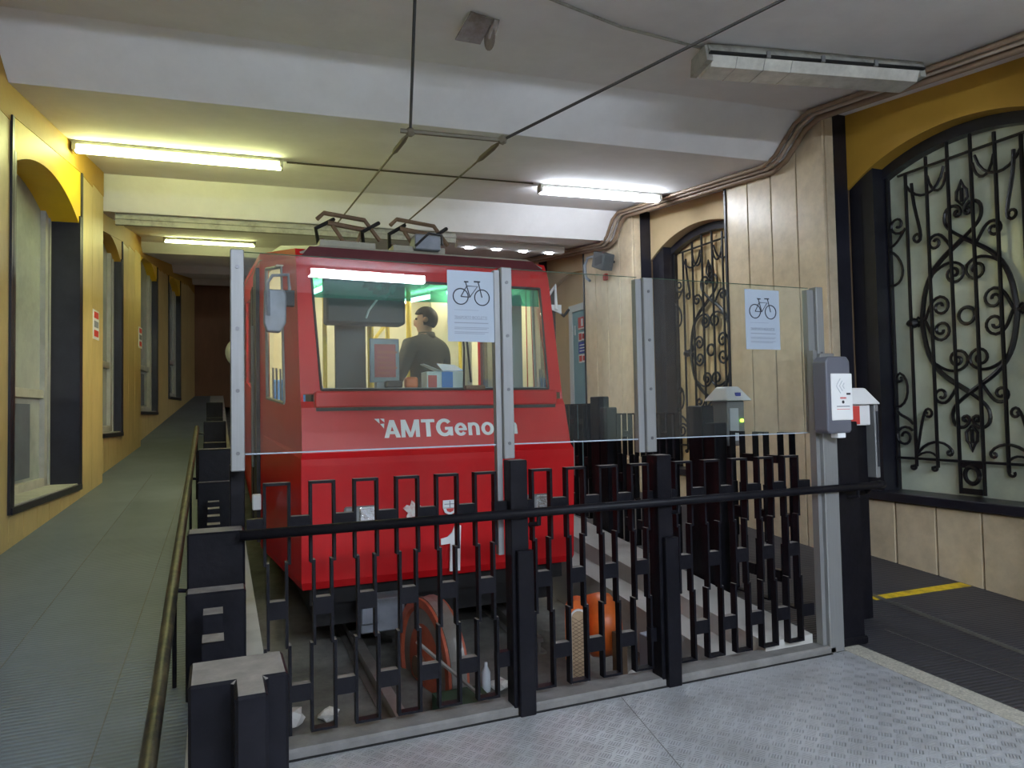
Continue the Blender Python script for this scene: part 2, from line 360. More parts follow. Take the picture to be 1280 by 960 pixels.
struct('trim_1', bm, 'granite', 'speckled granite strip bordering the tread plate')
def ramp_slab(name, ys, xl, xr, zf, m, label, depth=0.5):
    bm = bmesh.new(); T = []; Bt = []
    for y in ys:
        T.append((bm.verts.new((xl(y), y, zf(y))), bm.verts.new((xr(y), y, zf(y)))))
        Bt.append((bm.verts.new((xl(y), y, zf(y)-depth)), bm.verts.new((xr(y), y, zf(y)-depth))))
    for i in range(len(ys)-1):
        bm.faces.new((T[i][0], T[i][1], T[i+1][1], T[i+1][0])); bm.faces.new((Bt[i][0], Bt[i+1][0], Bt[i+1][1], Bt[i][1]))
        bm.faces.new((T[i][1], Bt[i][1], Bt[i+1][1], T[i+1][1])); bm.faces.new((T[i][0], T[i+1][0], Bt[i+1][0], Bt[i][0]))
    bm.faces.new((T[0][0], Bt[0][0], Bt[0][1], T[0][1])); bm.faces.new((T[-1][0], T[-1][1], Bt[-1][1], Bt[-1][0]))
    return struct(name, bm, m, label)
YS_L = [-9, -1, 1, 3.45, 4.8, 6.19, 7.7, 9.26, 11, 13.06, 16, 19, 22.2, 26]
ramp_l = ramp_slab('floor_ramp', YS_L, lambda y: lw((y-6.19)/0.9965, -0.7, 0)[0], lambda y: -0.10, zr, 'rubber_l', 'dark ribbed rubber ramp rising along the left wall', 0.7)
ramp_slab('trim_2', YS_L[3:], lambda y: -0.10, lambda y: 0.22, lambda y: zr(y)+0.003, 'concrete_l', 'concrete kerb edging the left ramp beside the track', 0.9)
ramp_slab('trim_3', YS_L[:4], lambda y: -0.10, lambda y: -0.04, lambda y: zr(y)+0.003, 'concrete_l', 'concrete edge of the ramp beside the tread plate', 0.7)
for x0, x1, xa, xb in ((-0.92, -0.70, 3.9, 9.6), (-0.42, -0.30, 2.6, 9.5)):
    bm = bmesh.new(); seg = [xa + (xb-xa)*i/8 for i in range(9)]
    for a, b in zip(seg, seg[1:]):
        fa = x0 + (x1-x0)*(a-xa)/(xb-xa); fb = x0 + (x1-x0)*(b-xa)/(xb-xa)
        hexa(bm, [(fa,a,zr(a)),(fa+0.004,a,zr(a)),(fb+0.004,b,zr(b)),(fb,b,zr(b)),(fa,a,zr(a)+0.002),(fa+0.004,a,zr(a)+0.002),(fb+0.004,b,zr(b)+0.002),(fb,b,zr(b)+0.002)])
    part('seam', bm, 'concrete', ramp_l)
floor_r = ramp_slab('floor_right', [-9, 2.0, 3.46], lambda y: EDGE(y)+0.15, lambda y: 6.6, zright, 'rubber_r', 'dark ribbed rubber floor along the right wall', 0.3)
floor_r2 = ramp_slab('floor_right_ramp', [3.46, 3.64, 6, 9, 13, 26], lambda y: 3.45, lambda y: 6.6, zright, 'rubber_r', 'dark rubber floor rising beside the right fence', 0.4)
for (xa, ya, xb, yb) in ((4.45, 2.2, 4.85, 4.6), (4.0, 1.6, 4.25, 3.6)):
    bm = bmesh.new(); hexa(bm, [(xa,ya,zright(ya)-0.02),(xa+0.006,ya,zright(ya)-0.02),(xb+0.006,yb,zright(yb)-0.02),(xb,yb,zright(yb)-0.02),(xa,ya,zright(ya)+0.002),(xa+0.006,ya,zright(ya)+0.002),(xb+0.006,yb,zright(yb)+0.002),(xb,yb,zright(yb)+0.002)])
    part('seam', bm, 'concrete', floor_r)
# track pit
PIT = [(3.5, -0.28), (5.2, -0.24), (7, -0.1), (26, 2.2)]
zp = lambda y: interp(PIT, y)
pit = ramp_slab('floor_pit', [3.42, 5.2, 7, 12, 26], lambda y: 0.0, lambda y: 3.6, zp, 'concrete', 'dirty concrete floor of the track pit', 0.3)
ramp_slab('trim_4', [3.5, 4.5, 5.5, 7, 10, 20], lambda y: 3.12, lambda y: 3.5, lambda y: 0.10+0.105*(y-3.5), 'concrete_l', 'pale concrete kerb on the right of the track', 0.9)
ramp_slab('trim_5', [3.5, 4.5, 5.5, 7, 10, 20], lambda y: 2.90, lambda y: 3.14, lambda y: -0.03+0.10*(y-3.5), 'concrete_l', 'lower pale concrete step on the right of the track', 0.5)
# kerb below the gate
bm = bevel(B(0.13, 3.60, 3.40, 3.56, -0.6, 0.045), 0.012)
struct('trim_6', bm, 'kerb', 'worn concrete sill below the gate')
bm = B(0.10, 3.55, 3.385, 3.40, -0.05, 0.004); struct('trim_7', bm, 'under', 'dark strip painted as the shadow gap between tread plate and sill')  # black strip laid in for the shade of the gap

# ---- right wall: backing with arched bays, pilasters, stone panels
XW, XP = 5.80, 5.50
BAY = 3.45
def arch_z(u, spring, rise, half):
    R = (half*half + rise*rise)/(2*rise); return spring + rise - R + math.sqrt(max(R*R-u*u, 0))
def spandrel(y0, y1, spring, rise, ztop, x0, x1, nseg=20):
    bm = bmesh.new(); c = (y0+y1)/2; h = (y1-y0)/2
    pts = [(y0+(y1-y0)*i/nseg, arch_z(y0+(y1-y0)*i/nseg-c, spring, rise, h)) for i in range(nseg+1)]
    for (a, za), (b, zb) in zip(pts, pts[1:]):
        hexa(bm, [(x0,a,za),(x1,a,za),(x1,b,zb),(x0,b,zb),(x0,a,ztop),(x1,a,ztop),(x1,b,ztop),(x0,b,ztop)])
    bmesh.ops.remove_doubles(bm, verts=list(bm.verts), dist=1e-5)
    return bm
bm = bmesh.new()
box(bm, 6.16, 6.30, -9, 26, -0.3, 6.5)                       # outer skin behind everything
wall_r = struct('wall_right', bm, 'joint', 'right wall with stone pilasters and arched window bays')
PILS = [(-5.20, -3.76), (-1.75, -0.31), (1.70, 3.14), (5.15, 6.59), (8.60, 10.04), (12.05, 13.49), (15.5, 16.94)]
for i, (a, b) in enumerate(PILS):
    part('pilaster_core', B(XP+0.02, 6.16, a+0.012, b-0.012, -0.2, 5.2), 'joint', wall_r)
WINS = [(-3.76, -1.75), (-0.31, 1.70), (3.14, 5.15), (6.59, 8.60), (10.04, 12.05), (13.49, 15.5)]
for i, (a, b) in enumerate(WINS):
    part('arch_spandrel', spandrel(a, b, 3.68, 0.28, 5.2, XW, 6.14), 'ochre' if b < 6 else 'cream', wall_r)
    if i < 4: part('sill_wall', B(XW+0.02, 6.14, a, b, -0.2, 0.70), 'joint', wall_r)
# stone panels on pilaster fronts (shared mesh per size)
pcache = {}
def panel(parent, p, sx, sy, sz, m):
    key = (round(sx, 3), round(sy, 3), round(sz, 3), m)
    if key not in pcache: pcache[key] = mesh_of(bevel(B(0, sx, 0, sy, 0, sz), 0.004), 'panel', m)
    return inst('panel', pcache[key], parent, p)
for i, (a, b) in enumerate(PILS):
    if b < 0: continue
    n = 4; w = (b-a)/n
    for k in range(n):
        panel(wall_r, (XP-0.004, a+k*w+0.007, 0.0), 0.03, w-0.014, 5.0, 'stone_r')
    panel(wall_r, (XP+0.03, a-0.004, 0.0), 0.10, 0.02, 5.0, 'stone_r')     # return slip facing the camera
    part('edge_trim', B(XP+0.135, XW, a-0.006, a+0.03, 0.0, 5.0), 'blackframe', wall_r)
    part('edge_trim', B(XP-0.02, XP+0.02, b-0.008, b+0.02, 0.0, 5.0), 'blackframe', wall_r)
for (a, b) in WINS[1:4]:
    w = (b-a)/5.0
    for k in range(5): panel(wall_r, (XW-0.004, a+k*w+0.009, -0.02), 0.03, w-0.018, 0.66, 'stone_r')
    part('sill', bevel(B(XW-0.05, 6.12, a+0.0, b-0.0, 0.655, 0.735), 0.006), 'blackframe', wall_r)
# conduits along the top of the right wall
def conduit(name, x, dz, r, m, label):
    pts = []; y = 0.2
    c0 = [c for c, z in CEIL]
    for c, z in CEIL:
        yy = c - SK*x
        if 0.2 < yy < 13.2: pts.append((x, yy, z-dz))
    y0 = 0.2; pts = [(x, y0, zc(x, y0)-dz)] + pts
    # soften the corners
    P = []
    for i, p in enumerate(pts):
        if 0 < i < len(pts)-1:
            a = Vector(pts[i-1]); b = Vector(p); c = Vector(pts[i+1])
            P.append(tuple(b + (a-b).normalized()*min(0.10, (a-b).length*0.4))); P.append(tuple(b + (c-b).normalized()*min(0.10, (c-b).length*0.4)))
        else: P.append(p)
    bm = bmesh.new(); tube(bm, P, r, 8); mesh_thing(name, bm, m, label, 'pipe', smooth=True)
conduit('conduit', 5.30, 0.035, 0.022, 'pipe', 'dark brown conduit running along the ceiling edge, farthest from the wall')
conduit('conduit', 5.36, 0.05, 0.022, 'pipe2', 'tan conduit running along the ceiling edge, between two brown ones')
conduit('conduit', 5.43, 0.075, 0.03, 'pipe', 'brown conduit running along the ceiling edge, closest to the stone wall')

# ---- right windows: black frame, frosted pane, wrought-iron grille
def right_window(idx, a, b, pane_m):
    c = (a+b)/2
    bm = bmesh.new()
    for s in (-1, 1):
        y0, y1 = sorted((c+s*0.735, c+s*1.005)); box(bm, XW+0.03, 6.06, y0, y1, 0.73, 3.95)
    h = 0.735; n = 16
    for i in range(n):                                        # arched head of the frame
        u0 = -h+2*h*i/n; u1 = -h+2*h*(i+1)/n
        za, zb = arch_z(u0, 3.68, 0.28, 1.005), arch_z(u1, 3.68, 0.28, 1.005)
        hexa(bm, [(5.96,c+u0,za-0.10),(6.06,c+u0,za-0.10),(6.06,c+u1,zb-0.10),(5.96,c+u1,zb-0.10),(5.96,c+u0,za+0.02),(6.06,c+u0,za+0.02),(6.06,c+u1,zb+0.02),(5.96,c+u1,zb+0.02)])
    fr = struct('window_%d' % idx, bm, 'blackframe', 'black framed arched window in the right wall')
    part('pane', B(6.07, 6.085, c-0.74, c+0.74, 0.73, 3.96), pane_m, fr)
    part('mullion', B(XW+0.028, XW+0.034, c+0.86, c+0.875, 0.75, 3.6), 'iron', fr)
    return c
def spiral(cx, cz, r0, r1, a0, turns, n=20):
    return [(cx+(r0+(r1-r0)*i/n)*math.cos(a0+turns*2*math.pi*i/n), cz+(r0+(r1-r0)*i/n)*math.sin(a0+turns*2*math.pi*i/n)) for i in range(n+1)]
def bez(p0, p1, p2, p3, n=10):
    o = []
    for i in range(n+1):
        t = i/n; s = 1-t
        o.append((s**3*p0[0]+3*s*s*t*p1[0]+3*s*t*t*p2[0]+t**3*p3[0], s**3*p0[1]+3*s*s*t*p1[1]+3*s*t*t*p2[1]+t**3*p3[1]))
    return o
def grille_meshes():
    """local coords: x = towards the room (0), y = -u, z = height; u grows to the right as seen from the track"""
    R = {}
    def add(name, pts, r=0.014, closed=False, x=0.0):
        bm = bmesh.new(); tube(bm, [(x, -u, z) for u, z in pts], r, 6, closed=closed); R.setdefault(name, []).append(mesh_of(bm, name, 'iron'))
    def mir(name, pts, r=0.014, x=0.0):
        add(name, pts, r, x=x); add(name, [(-u, z) for u, z in pts], r, x=x)
    for u in (0.105, 0.31, 0.52):
        ztop = 3.80 if u > 0.2 else 3.88
        for s in (-1, 1): add('bar', [(s*u, 0.76 if u < 0.2 else 0.97), (s*u, ztop - (0.10 if u > 0.5 else 0.0))], 0.0165)
    for s in (-1, 1): add('bar', [(s*0.72, 0.76), (s*0.72, 3.72)], 0.013)
    add('cross_bar', [(-0.735, 1.04), (0.735, 1.04)], 0.013); add('cross_bar', [(-0.60, 3.71), (0.60, 3.71)], 0.013)
    for s in (-1, 1):
        for u in (0.31, 0.52): add('hook', [(s*u, 0.98)] + spiral(s*(u+0.028), 0.965, 0.028, 0.018, math.pi if s > 0 else math.pi, 0.6, 8), 0.013)
    # medallion: pointed oval whose ends cross into hearts
    X = 0.02
    side = bez((0.0, 2.985), (0.16, 2.86), (0.36, 2.80), (0.405, 2.44), 12)[:-1] + bez((0.405, 2.44), (0.425, 2.30), (0.425, 2.30), (0.405, 2.16), 4)[:-1] + bez((0.405, 2.16), (0.36, 1.80), (0.16, 1.76), (0.0, 1.635), 12)
    mir('medallion', side, 0.022, X)
    for top in (1, -1):
        f = lambda u, z: (u, 2.31 + top*(z-2.31))
        heart = [(0.0, 2.985)] + bez((0.0, 2.985), (-0.10, 3.06), (-0.17, 3.10), (-0.165, 3.20), 8)[1:] + bez((-0.165, 3.20), (-0.16, 3.31), (-0.03, 3.31), (-0.015, 3.22), 8)[1:] + spiral(-0.05, 3.215, 0.035, 0.012, 0, -0.8, 8)[1:]
        mir('heart_scroll', [f(*p) for p in heart], 0.016, X)
        leaf = [(0, 3.27), (0.05, 3.33), (0.045, 3.40), (0.02, 3.43), (0.0, 3.49), (-0.02, 3.43), (-0.045, 3.40), (-0.05, 3.33)]
        add('finial', [f(*p) for p in leaf], 0.013, True, X); add('finial', [f(0, 3.30), f(0, 3.42)], 0.016, False, X)
        cr = bez((0.10, 2.90), (0.16, 3.00), (0.20, 3.08), (0.26, 3.07), 6) + spiral(0.262, 3.0, 0.07, 0.018, math.pi/2, -1.15, 16)[1:]
        mir('scroll', [f(*p) for p in cr], 0.014, X)
        inn = bez((0.30, 2.72), (0.20, 2.80), (0.09, 2.82), (0.02, 2.74), 8) + spiral(0.10, 2.69, 0.095, 0.02, math.radians(150), 1.3, 20)[1:]
        mir('scroll', [f(*p) for p in inn], 0.014, X)
        cs = bez((0.395, 2.31), (0.36, 2.36), (0.34, 2.50), (0.24, 2.505), 8) + spiral(0.24, 2.415, 0.09, 0.018, math.pi/2, 1.25, 18)[1:]
        mir('scroll', [f(*p) for p in cs], 0.014, X)
    add('ring', [(0.072*math.cos(i*math.pi/10), 2.305+0.072*math.sin(i*math.pi/10)) for i in range(20)], 0.016, True, X)
    add('ring', [(0.062*math.cos(i*math.pi/10), 0.925+0.072*math.sin(i*math.pi/10)) for i in range(20)], 0.02, True)
    R['ring_plate'] = [mesh_of(B(-0.006, 0.006, -0.10, 0.10, z0, z0+0.05), 'ring_plate', 'iron') for z0 in (0.76, 0.985)]
    for s in (-1, 1):
        bm = bmesh.new(); lathe(bm, [(0.01, -0.13), (0.022, -0.09), (0.01, -0.06), (0.045, -0.03), (0.05, 0.0), (0.03, 0.04), (0.012, 0.06)], (X, -s*0.52, 2.30), (0, s*1.0, 0) if False else (0, s, 0), 10)
        bmesh.ops.rotate(bm, verts=list(bm.verts), cent=(X, -s*0.52, 2.30), matrix=Matrix.Rotation(math.pi, 3, 'Z')); R.setdefault('knot', []).append(mesh_of(bm, 'knot', 'iron'))
        tie = [(s*0.52, 2.30), (s*0.46, 2.345), (s*0.41, 2.31), (s*0.46, 2.265)]
        add('knot', tie, 0.012, True, X)
    # bottom corner C scrolls and arches
    for s in (-1, 1):
        m_ = lambda L_: [(s*u, z) for u, z in L_]
        add('corner_scroll', m_(bez((0.52, 1.06), (0.46, 1.30), (0.44, 1.50), (0.385, 1.50), 8) + spiral(0.385, 1.455, 0.045, 0.015, math.pi/2, 0.9, 10)[1:]), 0.013)
        add('corner_scroll', m_(bez((0.52, 1.06), (0.44, 1.22), (0.24, 1.24), (0.17, 1.13), 8) + spiral(0.195, 1.11, 0.032, 0.012, math.radians(140), 0.9, 8)[1:]), 0.013)
        add('corner_scroll', m_(bez((0.52, 1.06), (0.40, 1.14), (0.34, 1.10), (0.30, 1.05), 6)), 0.011)
        add('corner_scroll', m_(bez((0.72, 1.52), (0.56, 1.50), (0.54, 1.80), (0.66, 1.84), 8) + spiral(0.66, 1.79, 0.045, 0.015, math.pi/2, -0.9, 8)[1:]), 0.013)
        add('corner_scroll', m_(spiral(0.63, 1.24, 0.03, 0.10, 0.0, 1.4, 20)), 0.013)
        add('corner_scroll', m_(bez((0.54, 1.36), (0.60, 1.44), (0.66, 1.42), (0.70, 1.48), 6)), 0.013)
        # upper corners
        add('corner_scroll', m_(bez((0.42, 3.04), (0.33, 3.06), (0.46, 3.30), (0.46, 3.60), 8)), 0.016)
        add('corner_scroll', m_(spiral(0.42, 3.085, 0.045, 0.02, -math.pi/2, 0.8, 10)), 0.014)
        add('corner_scroll', m_(bez((0.30, 3.62), (0.26, 3.40), (0.14, 3.42), (0.12, 3.60), 8)), 0.013)
        add('corner_scroll', m_(bez((0.52, 3.60), (0.42, 3.40), (0.20, 3.40), (0.14, 3.66), 8)), 0.013)
        add('corner_scroll', m_(spiral(0.62, 3.25, 0.09, 0.02, -2.2, 1.2, 16)), 0.013)
        add('corner_scroll', m_(bez((0.72, 3.05), (0.62, 3.06), (0.58, 3.16), (0.54, 3.20), 6)), 0.013)
        add('corner_scroll', m_(bez((0.72, 2.68), (0.54, 2.66), (0.54, 2.92), (0.72, 3.02), 10)), 0.013)
    return R
G_MESH = grille_meshes()
def grille(c, label):
    g = thing('window_grille', label, 'grille', (6.0, c, 0.76), 'wrought iron window grilles')
    for k, ms in G_MESH.items():
        for me in ms: inst(k, me, g, (6.0, c, 0.0))
c1 = right_window(1, *WINS[2], 'frost_g'); grille(c1, 'black wrought iron grille on the near green-glass window at the right edge')
c2 = right_window(2, *WINS[3], 'boards'); grille(c2, 'black wrought iron grille on the far cream-backed window behind the glass screen')
c0 = right_window(3, *WINS[1], 'frost_g')
right_window(4, *WINS[0], 'frost_g')
# third bay: wall with teal door
part('bay_wall', B(XW+0.08, 6.14, WINS[4][0], WINS[4][1], -0.1, 5.2), 'cream', wall_r)
part('bay_wall', B(XW+0.08, 6.14, WINS[5][0], WINS[5][1], -0.1, 5.2), 'cream', wall_r)
d = struct('door_1', bevel(B(XW+0.02, XW+0.06, 10.06, 11.08, 0.55, 3.26), 0.004), 'teal', 'teal service door behind the right fence')
part('door_frame', B(XW+0.0, XW+0.075, 11.08, 11.20, 0.5, 3.38), 'doorframe', d); part('door_frame', B(XW+0.0, XW+0.075, 10.05, 11.08, 3.26, 3.38), 'doorframe', d)
part('door_handle', bevel(B(XW-0.005, XW+0.02, 10.98, 11.0, 2.85, 3.02), 0.003), 'doorframe', d)
def sign(z0, z1, m, label, y0=10.56, y1=10.86):
    s = thing('safety_sign', label, 'sign', (XW, (y0+y1)/2, z0), 'safety signs on the teal door')
    part('plate', B(XW+0.004, XW+0.018, y0, y1, z0, z1), m, s)
    return s
s = sign(2.93, 3.14, 'signred', 'red fire extinguisher sign, topmost on the teal door')
part('border', B(XW+0.001, XW+0.003, 10.57, 10.85, 2.935, 2.955), 'letter', s); part('symbol', B(XW+0.001, XW+0.003, 10.68, 10.75, 2.98, 3.11), 'letter', s)
s = sign(2.73, 2.88, 'letter', 'white sign with red marks under the extinguisher sign on the teal door')
part('symbol', B(XW+0.001, XW+0.003, 10.74, 10.84, 2.75, 2.86), 'signred', s); part('text_lines', B(XW+0.001, XW+0.003, 10.58, 10.71, 2.76, 2.85), 'signred', s)
s = sign(2.52, 2.71, 'signblue', 'blue notice sign with white text lines on the teal door')
for k in range(3): part('text_line', B(XW+0.001, XW+0.003, 10.60, 10.82, 2.55+0.05*k, 2.568+0.05*k), 'letter', s)
s = sign(2.36, 2.50, 'letter', 'white sign with red marks, lowest on the teal door')
part('symbol', B(XW+0.001, XW+0.003, 10.74, 10.84, 2.38, 2.48), 'signred', s); part('text_lines', B(XW+0.001, XW+0.003, 10.58, 10.71, 2.39, 2.47), 'signred', s)

# ---- left wall: three stepped planes, arched windows
bm = bmesh.new()
def lbox(bm, t0, t1, o0, o1, z0, z1):
    hexa(bm, [lw(t0,o0,z0), lw(t0,o1,z0), lw(t1,o1,z0), lw(t1,o0,z0), lw(t0,o0,z1), lw(t0,o1,z1), lw(t1,o1,z1), lw(t1,o0,z1)])
lbox(bm, -15.3, 21, -0.75, -0.62, -0.3, 6.5)
wall_l = struct('wall_left', bm, 'joint', 'yellow stone left wall with arched windows')
def band(t): y = (PL+DL*t).y; return interp([(5.9, 3.80), (6.4, 3.87), (8.4, 4.07), (9.5, 4.16), (9.7, 3.82), (13, 4.2), (16, 4.45), (19, 4.8)], y) if y > 5.9 else 3.80
def left_bay(t0, t1, off, wins, m_sp, zt=6.2):
    """wall strip t0..t1 at offset off with window openings [(a,b,sill,spring,rise)]"""
    edges = [t0] + [v for w in wins for v in w[:2]] + [t1]
    for i in range(0, len(edges), 2):
        a, b = edges[i], edges[i+1]
        if b-a < 0.02: continue
        bm = bmesh.new(); lbox(bm, a, b, -0.62, off-0.02, -0.2, zt); part('wall_core', bm, 'joint', wall_l)
        n = max(1, round((b-a)/0.42)); w = (b-a)/n
        for k in range(n):
            zb = zr((PL + DL*(a+k*w)).y)-0.15
            ztop = min(band(a+k*w), 5.2)
            bm = bmesh.new(); lbox(bm, a+k*w+0.004, a+(k+1)*w-0.004, off-0.025, off, zb, ztop); part('panel', bm, 'stone_l', wall_l)
        bm = bmesh.new(); 
        for k in range(n):
            ta, tb = a+k*w, a+(k+1)*w; za = band(ta)
            hexa(bm, [lw(ta,off-0.03,za), lw(ta,off+0.004,za), lw(tb,off+0.004,za), lw(tb,off-0.03,za), lw(ta,off-0.03,zt), lw(ta,off+0.004,zt), lw(tb,off+0.004,zt), lw(tb,off-0.03,zt)])
        part('painted_band', bm, 'ochre', wall_l)
    for (a, b, sill, spring, rise) in wins:
        # below sill
        n = 6; w = (b-a)/n
        bm = bmesh.new(); lbox(bm, a, b, -0.62, off-0.02, -0.2, sill-0.03); part('wall_core', bm, 'joint', wall_l)
        for k in range(n):
            bm = bmesh.new(); lbox(bm, a+k*w+0.004, a+(k+1)*w-0.004, off-0.025, off, zr((PL+DL*(a+k*w)).y)-0.15, sill-0.03); part('panel', bm, 'stone_l', wall_l)
        # arched spandrel
        bm = bmesh.new(); bb = bmesh.new(); c = (a+b)/2; h = (b-a)/2; ns = 18
        for i in range(ns):
            ta, tb = a+(b-a)*i/ns, a+(b-a)*(i+1)/ns
            za, zb2 = arch_z(ta-c, spring, rise, h), arch_z(tb-c, spring, rise, h)
            hexa(bm, [lw(ta,-0.40,za), lw(ta,off,za), lw(tb,off,zb2), lw(tb,-0.40,zb2), lw(ta,-0.40,band(ta)+0.002), lw(ta,off,band(ta)+0.002), lw(tb,off,band(tb)+0.002), lw(tb,-0.40,band(tb)+0.002)])
            hexa(bb, [lw(ta,-0.40,band(ta)+0.003), lw(ta,off+0.004,band(ta)+0.003), lw(tb,off+0.004,band(tb)+0.003), lw(tb,-0.40,band(tb)+0.003), lw(ta,-0.40,zt), lw(ta,off+0.004,zt), lw(tb,off+0.004,zt), lw(tb,-0.40,zt)])
        bmesh.ops.remove_doubles(bm, verts=list(bm.verts), dist=1e-5); part('arch_spandrel', bm, m_sp, wall_l)
        bmesh.ops.remove_doubles(bb, verts=list(bb.verts), dist=1e-5); part('painted_band', bb, 'ochre', wall_l)
        for tt in (a-0.035, b-0.005):
            bm = bmesh.new(); lbox(bm, tt, tt+0.04, off-0.02, off+0.018, sill-0.05, band(tt)); part('edge_trim', bm, 'blackframe', wall_l)
WN = [5]
def left_window(t0, t1, off, sill, top, transom, lab, dep=0.28):
    g = off-dep
    bm = bmesh.new()
    lbox(bm, t0, t0+0.05, g-0.05, off+0.02, sill, top); lbox(bm, t1-0.06, t1, g-0.05, off+0.015, sill, top)
    lbox(bm, t0-0.02, t1+0.0, off-0.03, off+0.03, sill-0.05, sill)
    f = struct('window_%d' % WN[0], bm, 'blackframe', lab); WN[0] += 1
    bm = bmesh.new(); lbox(bm, t0, t1, g-0.02, off+0.0, sill-0.002, sill+0.012); part('window_sill', bm, 'sash', f)
    bm = bmesh.new(); lbox(bm, t0+0.05, t1-0.06, g-0.03, g-0.015, sill, top+0.4); part('pane', bm, 'frost_w', f)
    bm = bmesh.new(); lbox(bm, t0+0.2, t1-0.5, g-0.012, g-0.006, sill+0.12, transom-0.1); part('lower_pane', bm, 'frost_b', f)
    bm = bmesh.new(); lbox(bm, t0+0.05, t1-0.06, g-0.015, g+0.02, transom-0.04, transom+0.04); part('transom', bm, 'sash', f)
    bm = bmesh.new(); lbox(bm, t1-0.20, t1-0.12, g-0.015, g+0.03, sill, top+0.35); part('mullion', bm, 'sash', f)
    bm = bmesh.new(); lbox(bm, t1-0.10, t1-0.06, g-0.015, g+0.04, sill, top+0.35); part('mullion', bm, 'sash', f)
    bm = bmesh.new(); lbox(bm, t0+0.05, t1-0.06, g-0.015, g+0.03, sill, sill+0.09); part('bottom_rail', bm, 'sash', f)
left_bay(-15.2, 0.17, 0.0, [(-10.1, -8.2, 0.65, 3.4, 0.25), (-3.3, -1.35, 0.70, 3.45, 0.25)], 'yellow')
left_bay(0.17, 3.08, 0.0, [(0.17, 2.11, 0.90, 3.50, 0.25)], 'yellow')
left_bay(3.08, 6.08, -0.12, [(3.20, 4.70, 1.37, 3.62, 0.26)], 'ochre')
left_bay(6.08, 17.5, -0.24, [(6.62, 8.37, 1.66, 4.02, 0.27), (9.75, 11.52, 1.98, 4.25, 0.27)], 'yellow')
left_window(0.17, 2.11, 0.0, 0.90, 3.6, 1.80, 'tall black framed arched window, nearest on the left wall')
left_window(3.20, 4.70, -0.12, 1.37, 3.7, 2.25, 'tall black framed window, second along the left wall', 0.12)
left_window(6.62, 8.37, -0.24, 1.66, 4.1, 2.42, 'tall black framed window, third along the left wall', 0.12)
left_window(9.75, 11.52, -0.24, 1.98, 4.3, 2.75, 'tall black framed window, farthest along the left wall', 0.12)
left_window(-3.3, -1.35, 0.0, 0.70, 3.5, 1.60, 'tall black framed window on the left wall behind the viewer')
left_window(-10.1, -8.2, 0.0, 0.65, 3.45, 1.60, 'far rear black framed window on the left wall')
# tunnel end, rear wall
struct('wall_far', B(-2.5, 6.8, 24.5, 24.8, -0.5, 6.5), 'tunnel', 'dark far end of the tunnel')
part('panel', B(-1.4, 0.5, 20.5, 24.5, 1.8, 6.4), 'tunnel', wall_l, 'dark brown tunnel side')
struct('wall_rear', B(-4.5, 7.4, -9.2, -9.0, -0.5, 6.5), 'tunnel', 'rear wall of the station hall')
# rib girder under the second ceiling step
bm = bmesh.new()
for z0, z1, d0, d1 in ((3.90, 4.05, 0.0, 0.06), (3.965, 3.995, -0.02, 0.0)):
    hexa(bm, [(-1.1, 9.60+SK*1.1+d0, z0), (3.1, 9.60-SK*3.1+d0, z0), (3.1, 9.60-SK*3.1+d1, z0), (-1.1, 9.60+SK*1.1+d1, z0), (-1.1, 9.60+SK*1.1+d0, z1), (3.1, 9.60-SK*3.1+d0, z1), (3.1, 9.60-SK*3.1+d1, z1), (-1.1, 9.60+SK*1.1+d1, z1)])
mesh_thing('steel_channel', bm, 'housing', 'grey steel channel fixed across the ceiling step above the car', 'beam')
# conduit between lamps on the ceiling
bm = bmesh.new(); tube(bm, [(0.72, 7.82, zc(0.72, 7.82)-0.012), (3.5, 7.60, zc(3.5, 7.6)-0.012)], 0.009, 6)
mesh_thing('lamp_wire', bm, 'oldwire', 'thin wire along the ceiling joining the two lit lamps', 'wire')
bm = bmesh.new(); tube(bm, [(1.85, 4.05, zc(1.85, 4.05)-0.01), (2.7, 4.28, zc(2.7, 4.28)-0.012), (3.5, 4.35, zc(3.5, 4.35)-0.012)], 0.011, 6)
mesh_thing('lamp_wire', bm, 'housing', 'painted wire on the ceiling feeding the unlit lamp', 'wire')

# ================================================================== LAMPS
def tube_lamp(xa, xb, ya, yb, label, m, group=None, w=0.13, h=0.06, drop=0.0):
    z = min(zc(xa, ya), zc(xb, yb)) - 0.003 - drop; mid = Vector(((xa+xb)/2, (ya+yb)/2, z-0.05-h))
    t = thing('fluorescent_lamp', label, 'lamp', mid, group)
    d = Vector((xb-xa, yb-ya, 0)); L_ = d.length; d.normalize(); n = Vector((-d.y, d.x, 0))
    def ob(u0, u1, v0, v1, z0, z1):
        bm = bmesh.new(); P = []
        for zz in (z0, z1):
            for u, v in ((u0, v0), (u1, v0), (u1, v1), (u0, v1)):
                q = Vector((xa, ya, 0)) + d*u + n*v; P.append((q.x, q.y, zz))
        hexa(bm, P); return bm
    part('housing', bevel(ob(-0.01, L_+0.01, -w/2, w/2, z-0.04, z+0.0), 0.008), 'housing', t)
    part('diffuser', bevel(ob(0, L_, -w/2+0.012, w/2-0.012, z-0.04-h, z-0.04), 0.015, 2), m, t)
    if drop:  # the added lamps hang low so they also light the ceiling
        for u in (0.25, L_-0.25):
            q = Vector((xa, ya, 0)) + d*u; bm = bmesh.new(); tube(bm, [(q.x, q.y, z), (q.x, q.y, zc(q.x, q.y)-0.002)], 0.008, 6); part('suspension_rod', bm, 'housing', t)
    for u in (-0.015, L_-0.02): part('end_cap', ob(u, u+0.035, -w/2, w/2, z-0.035-h, z-0.002), 'housing', t)
tube_lamp(-1.24, 0.66, 7.90, 7.76, 'lit greenish fluorescent lamp on the ceiling near the left wall', 'tube_green')
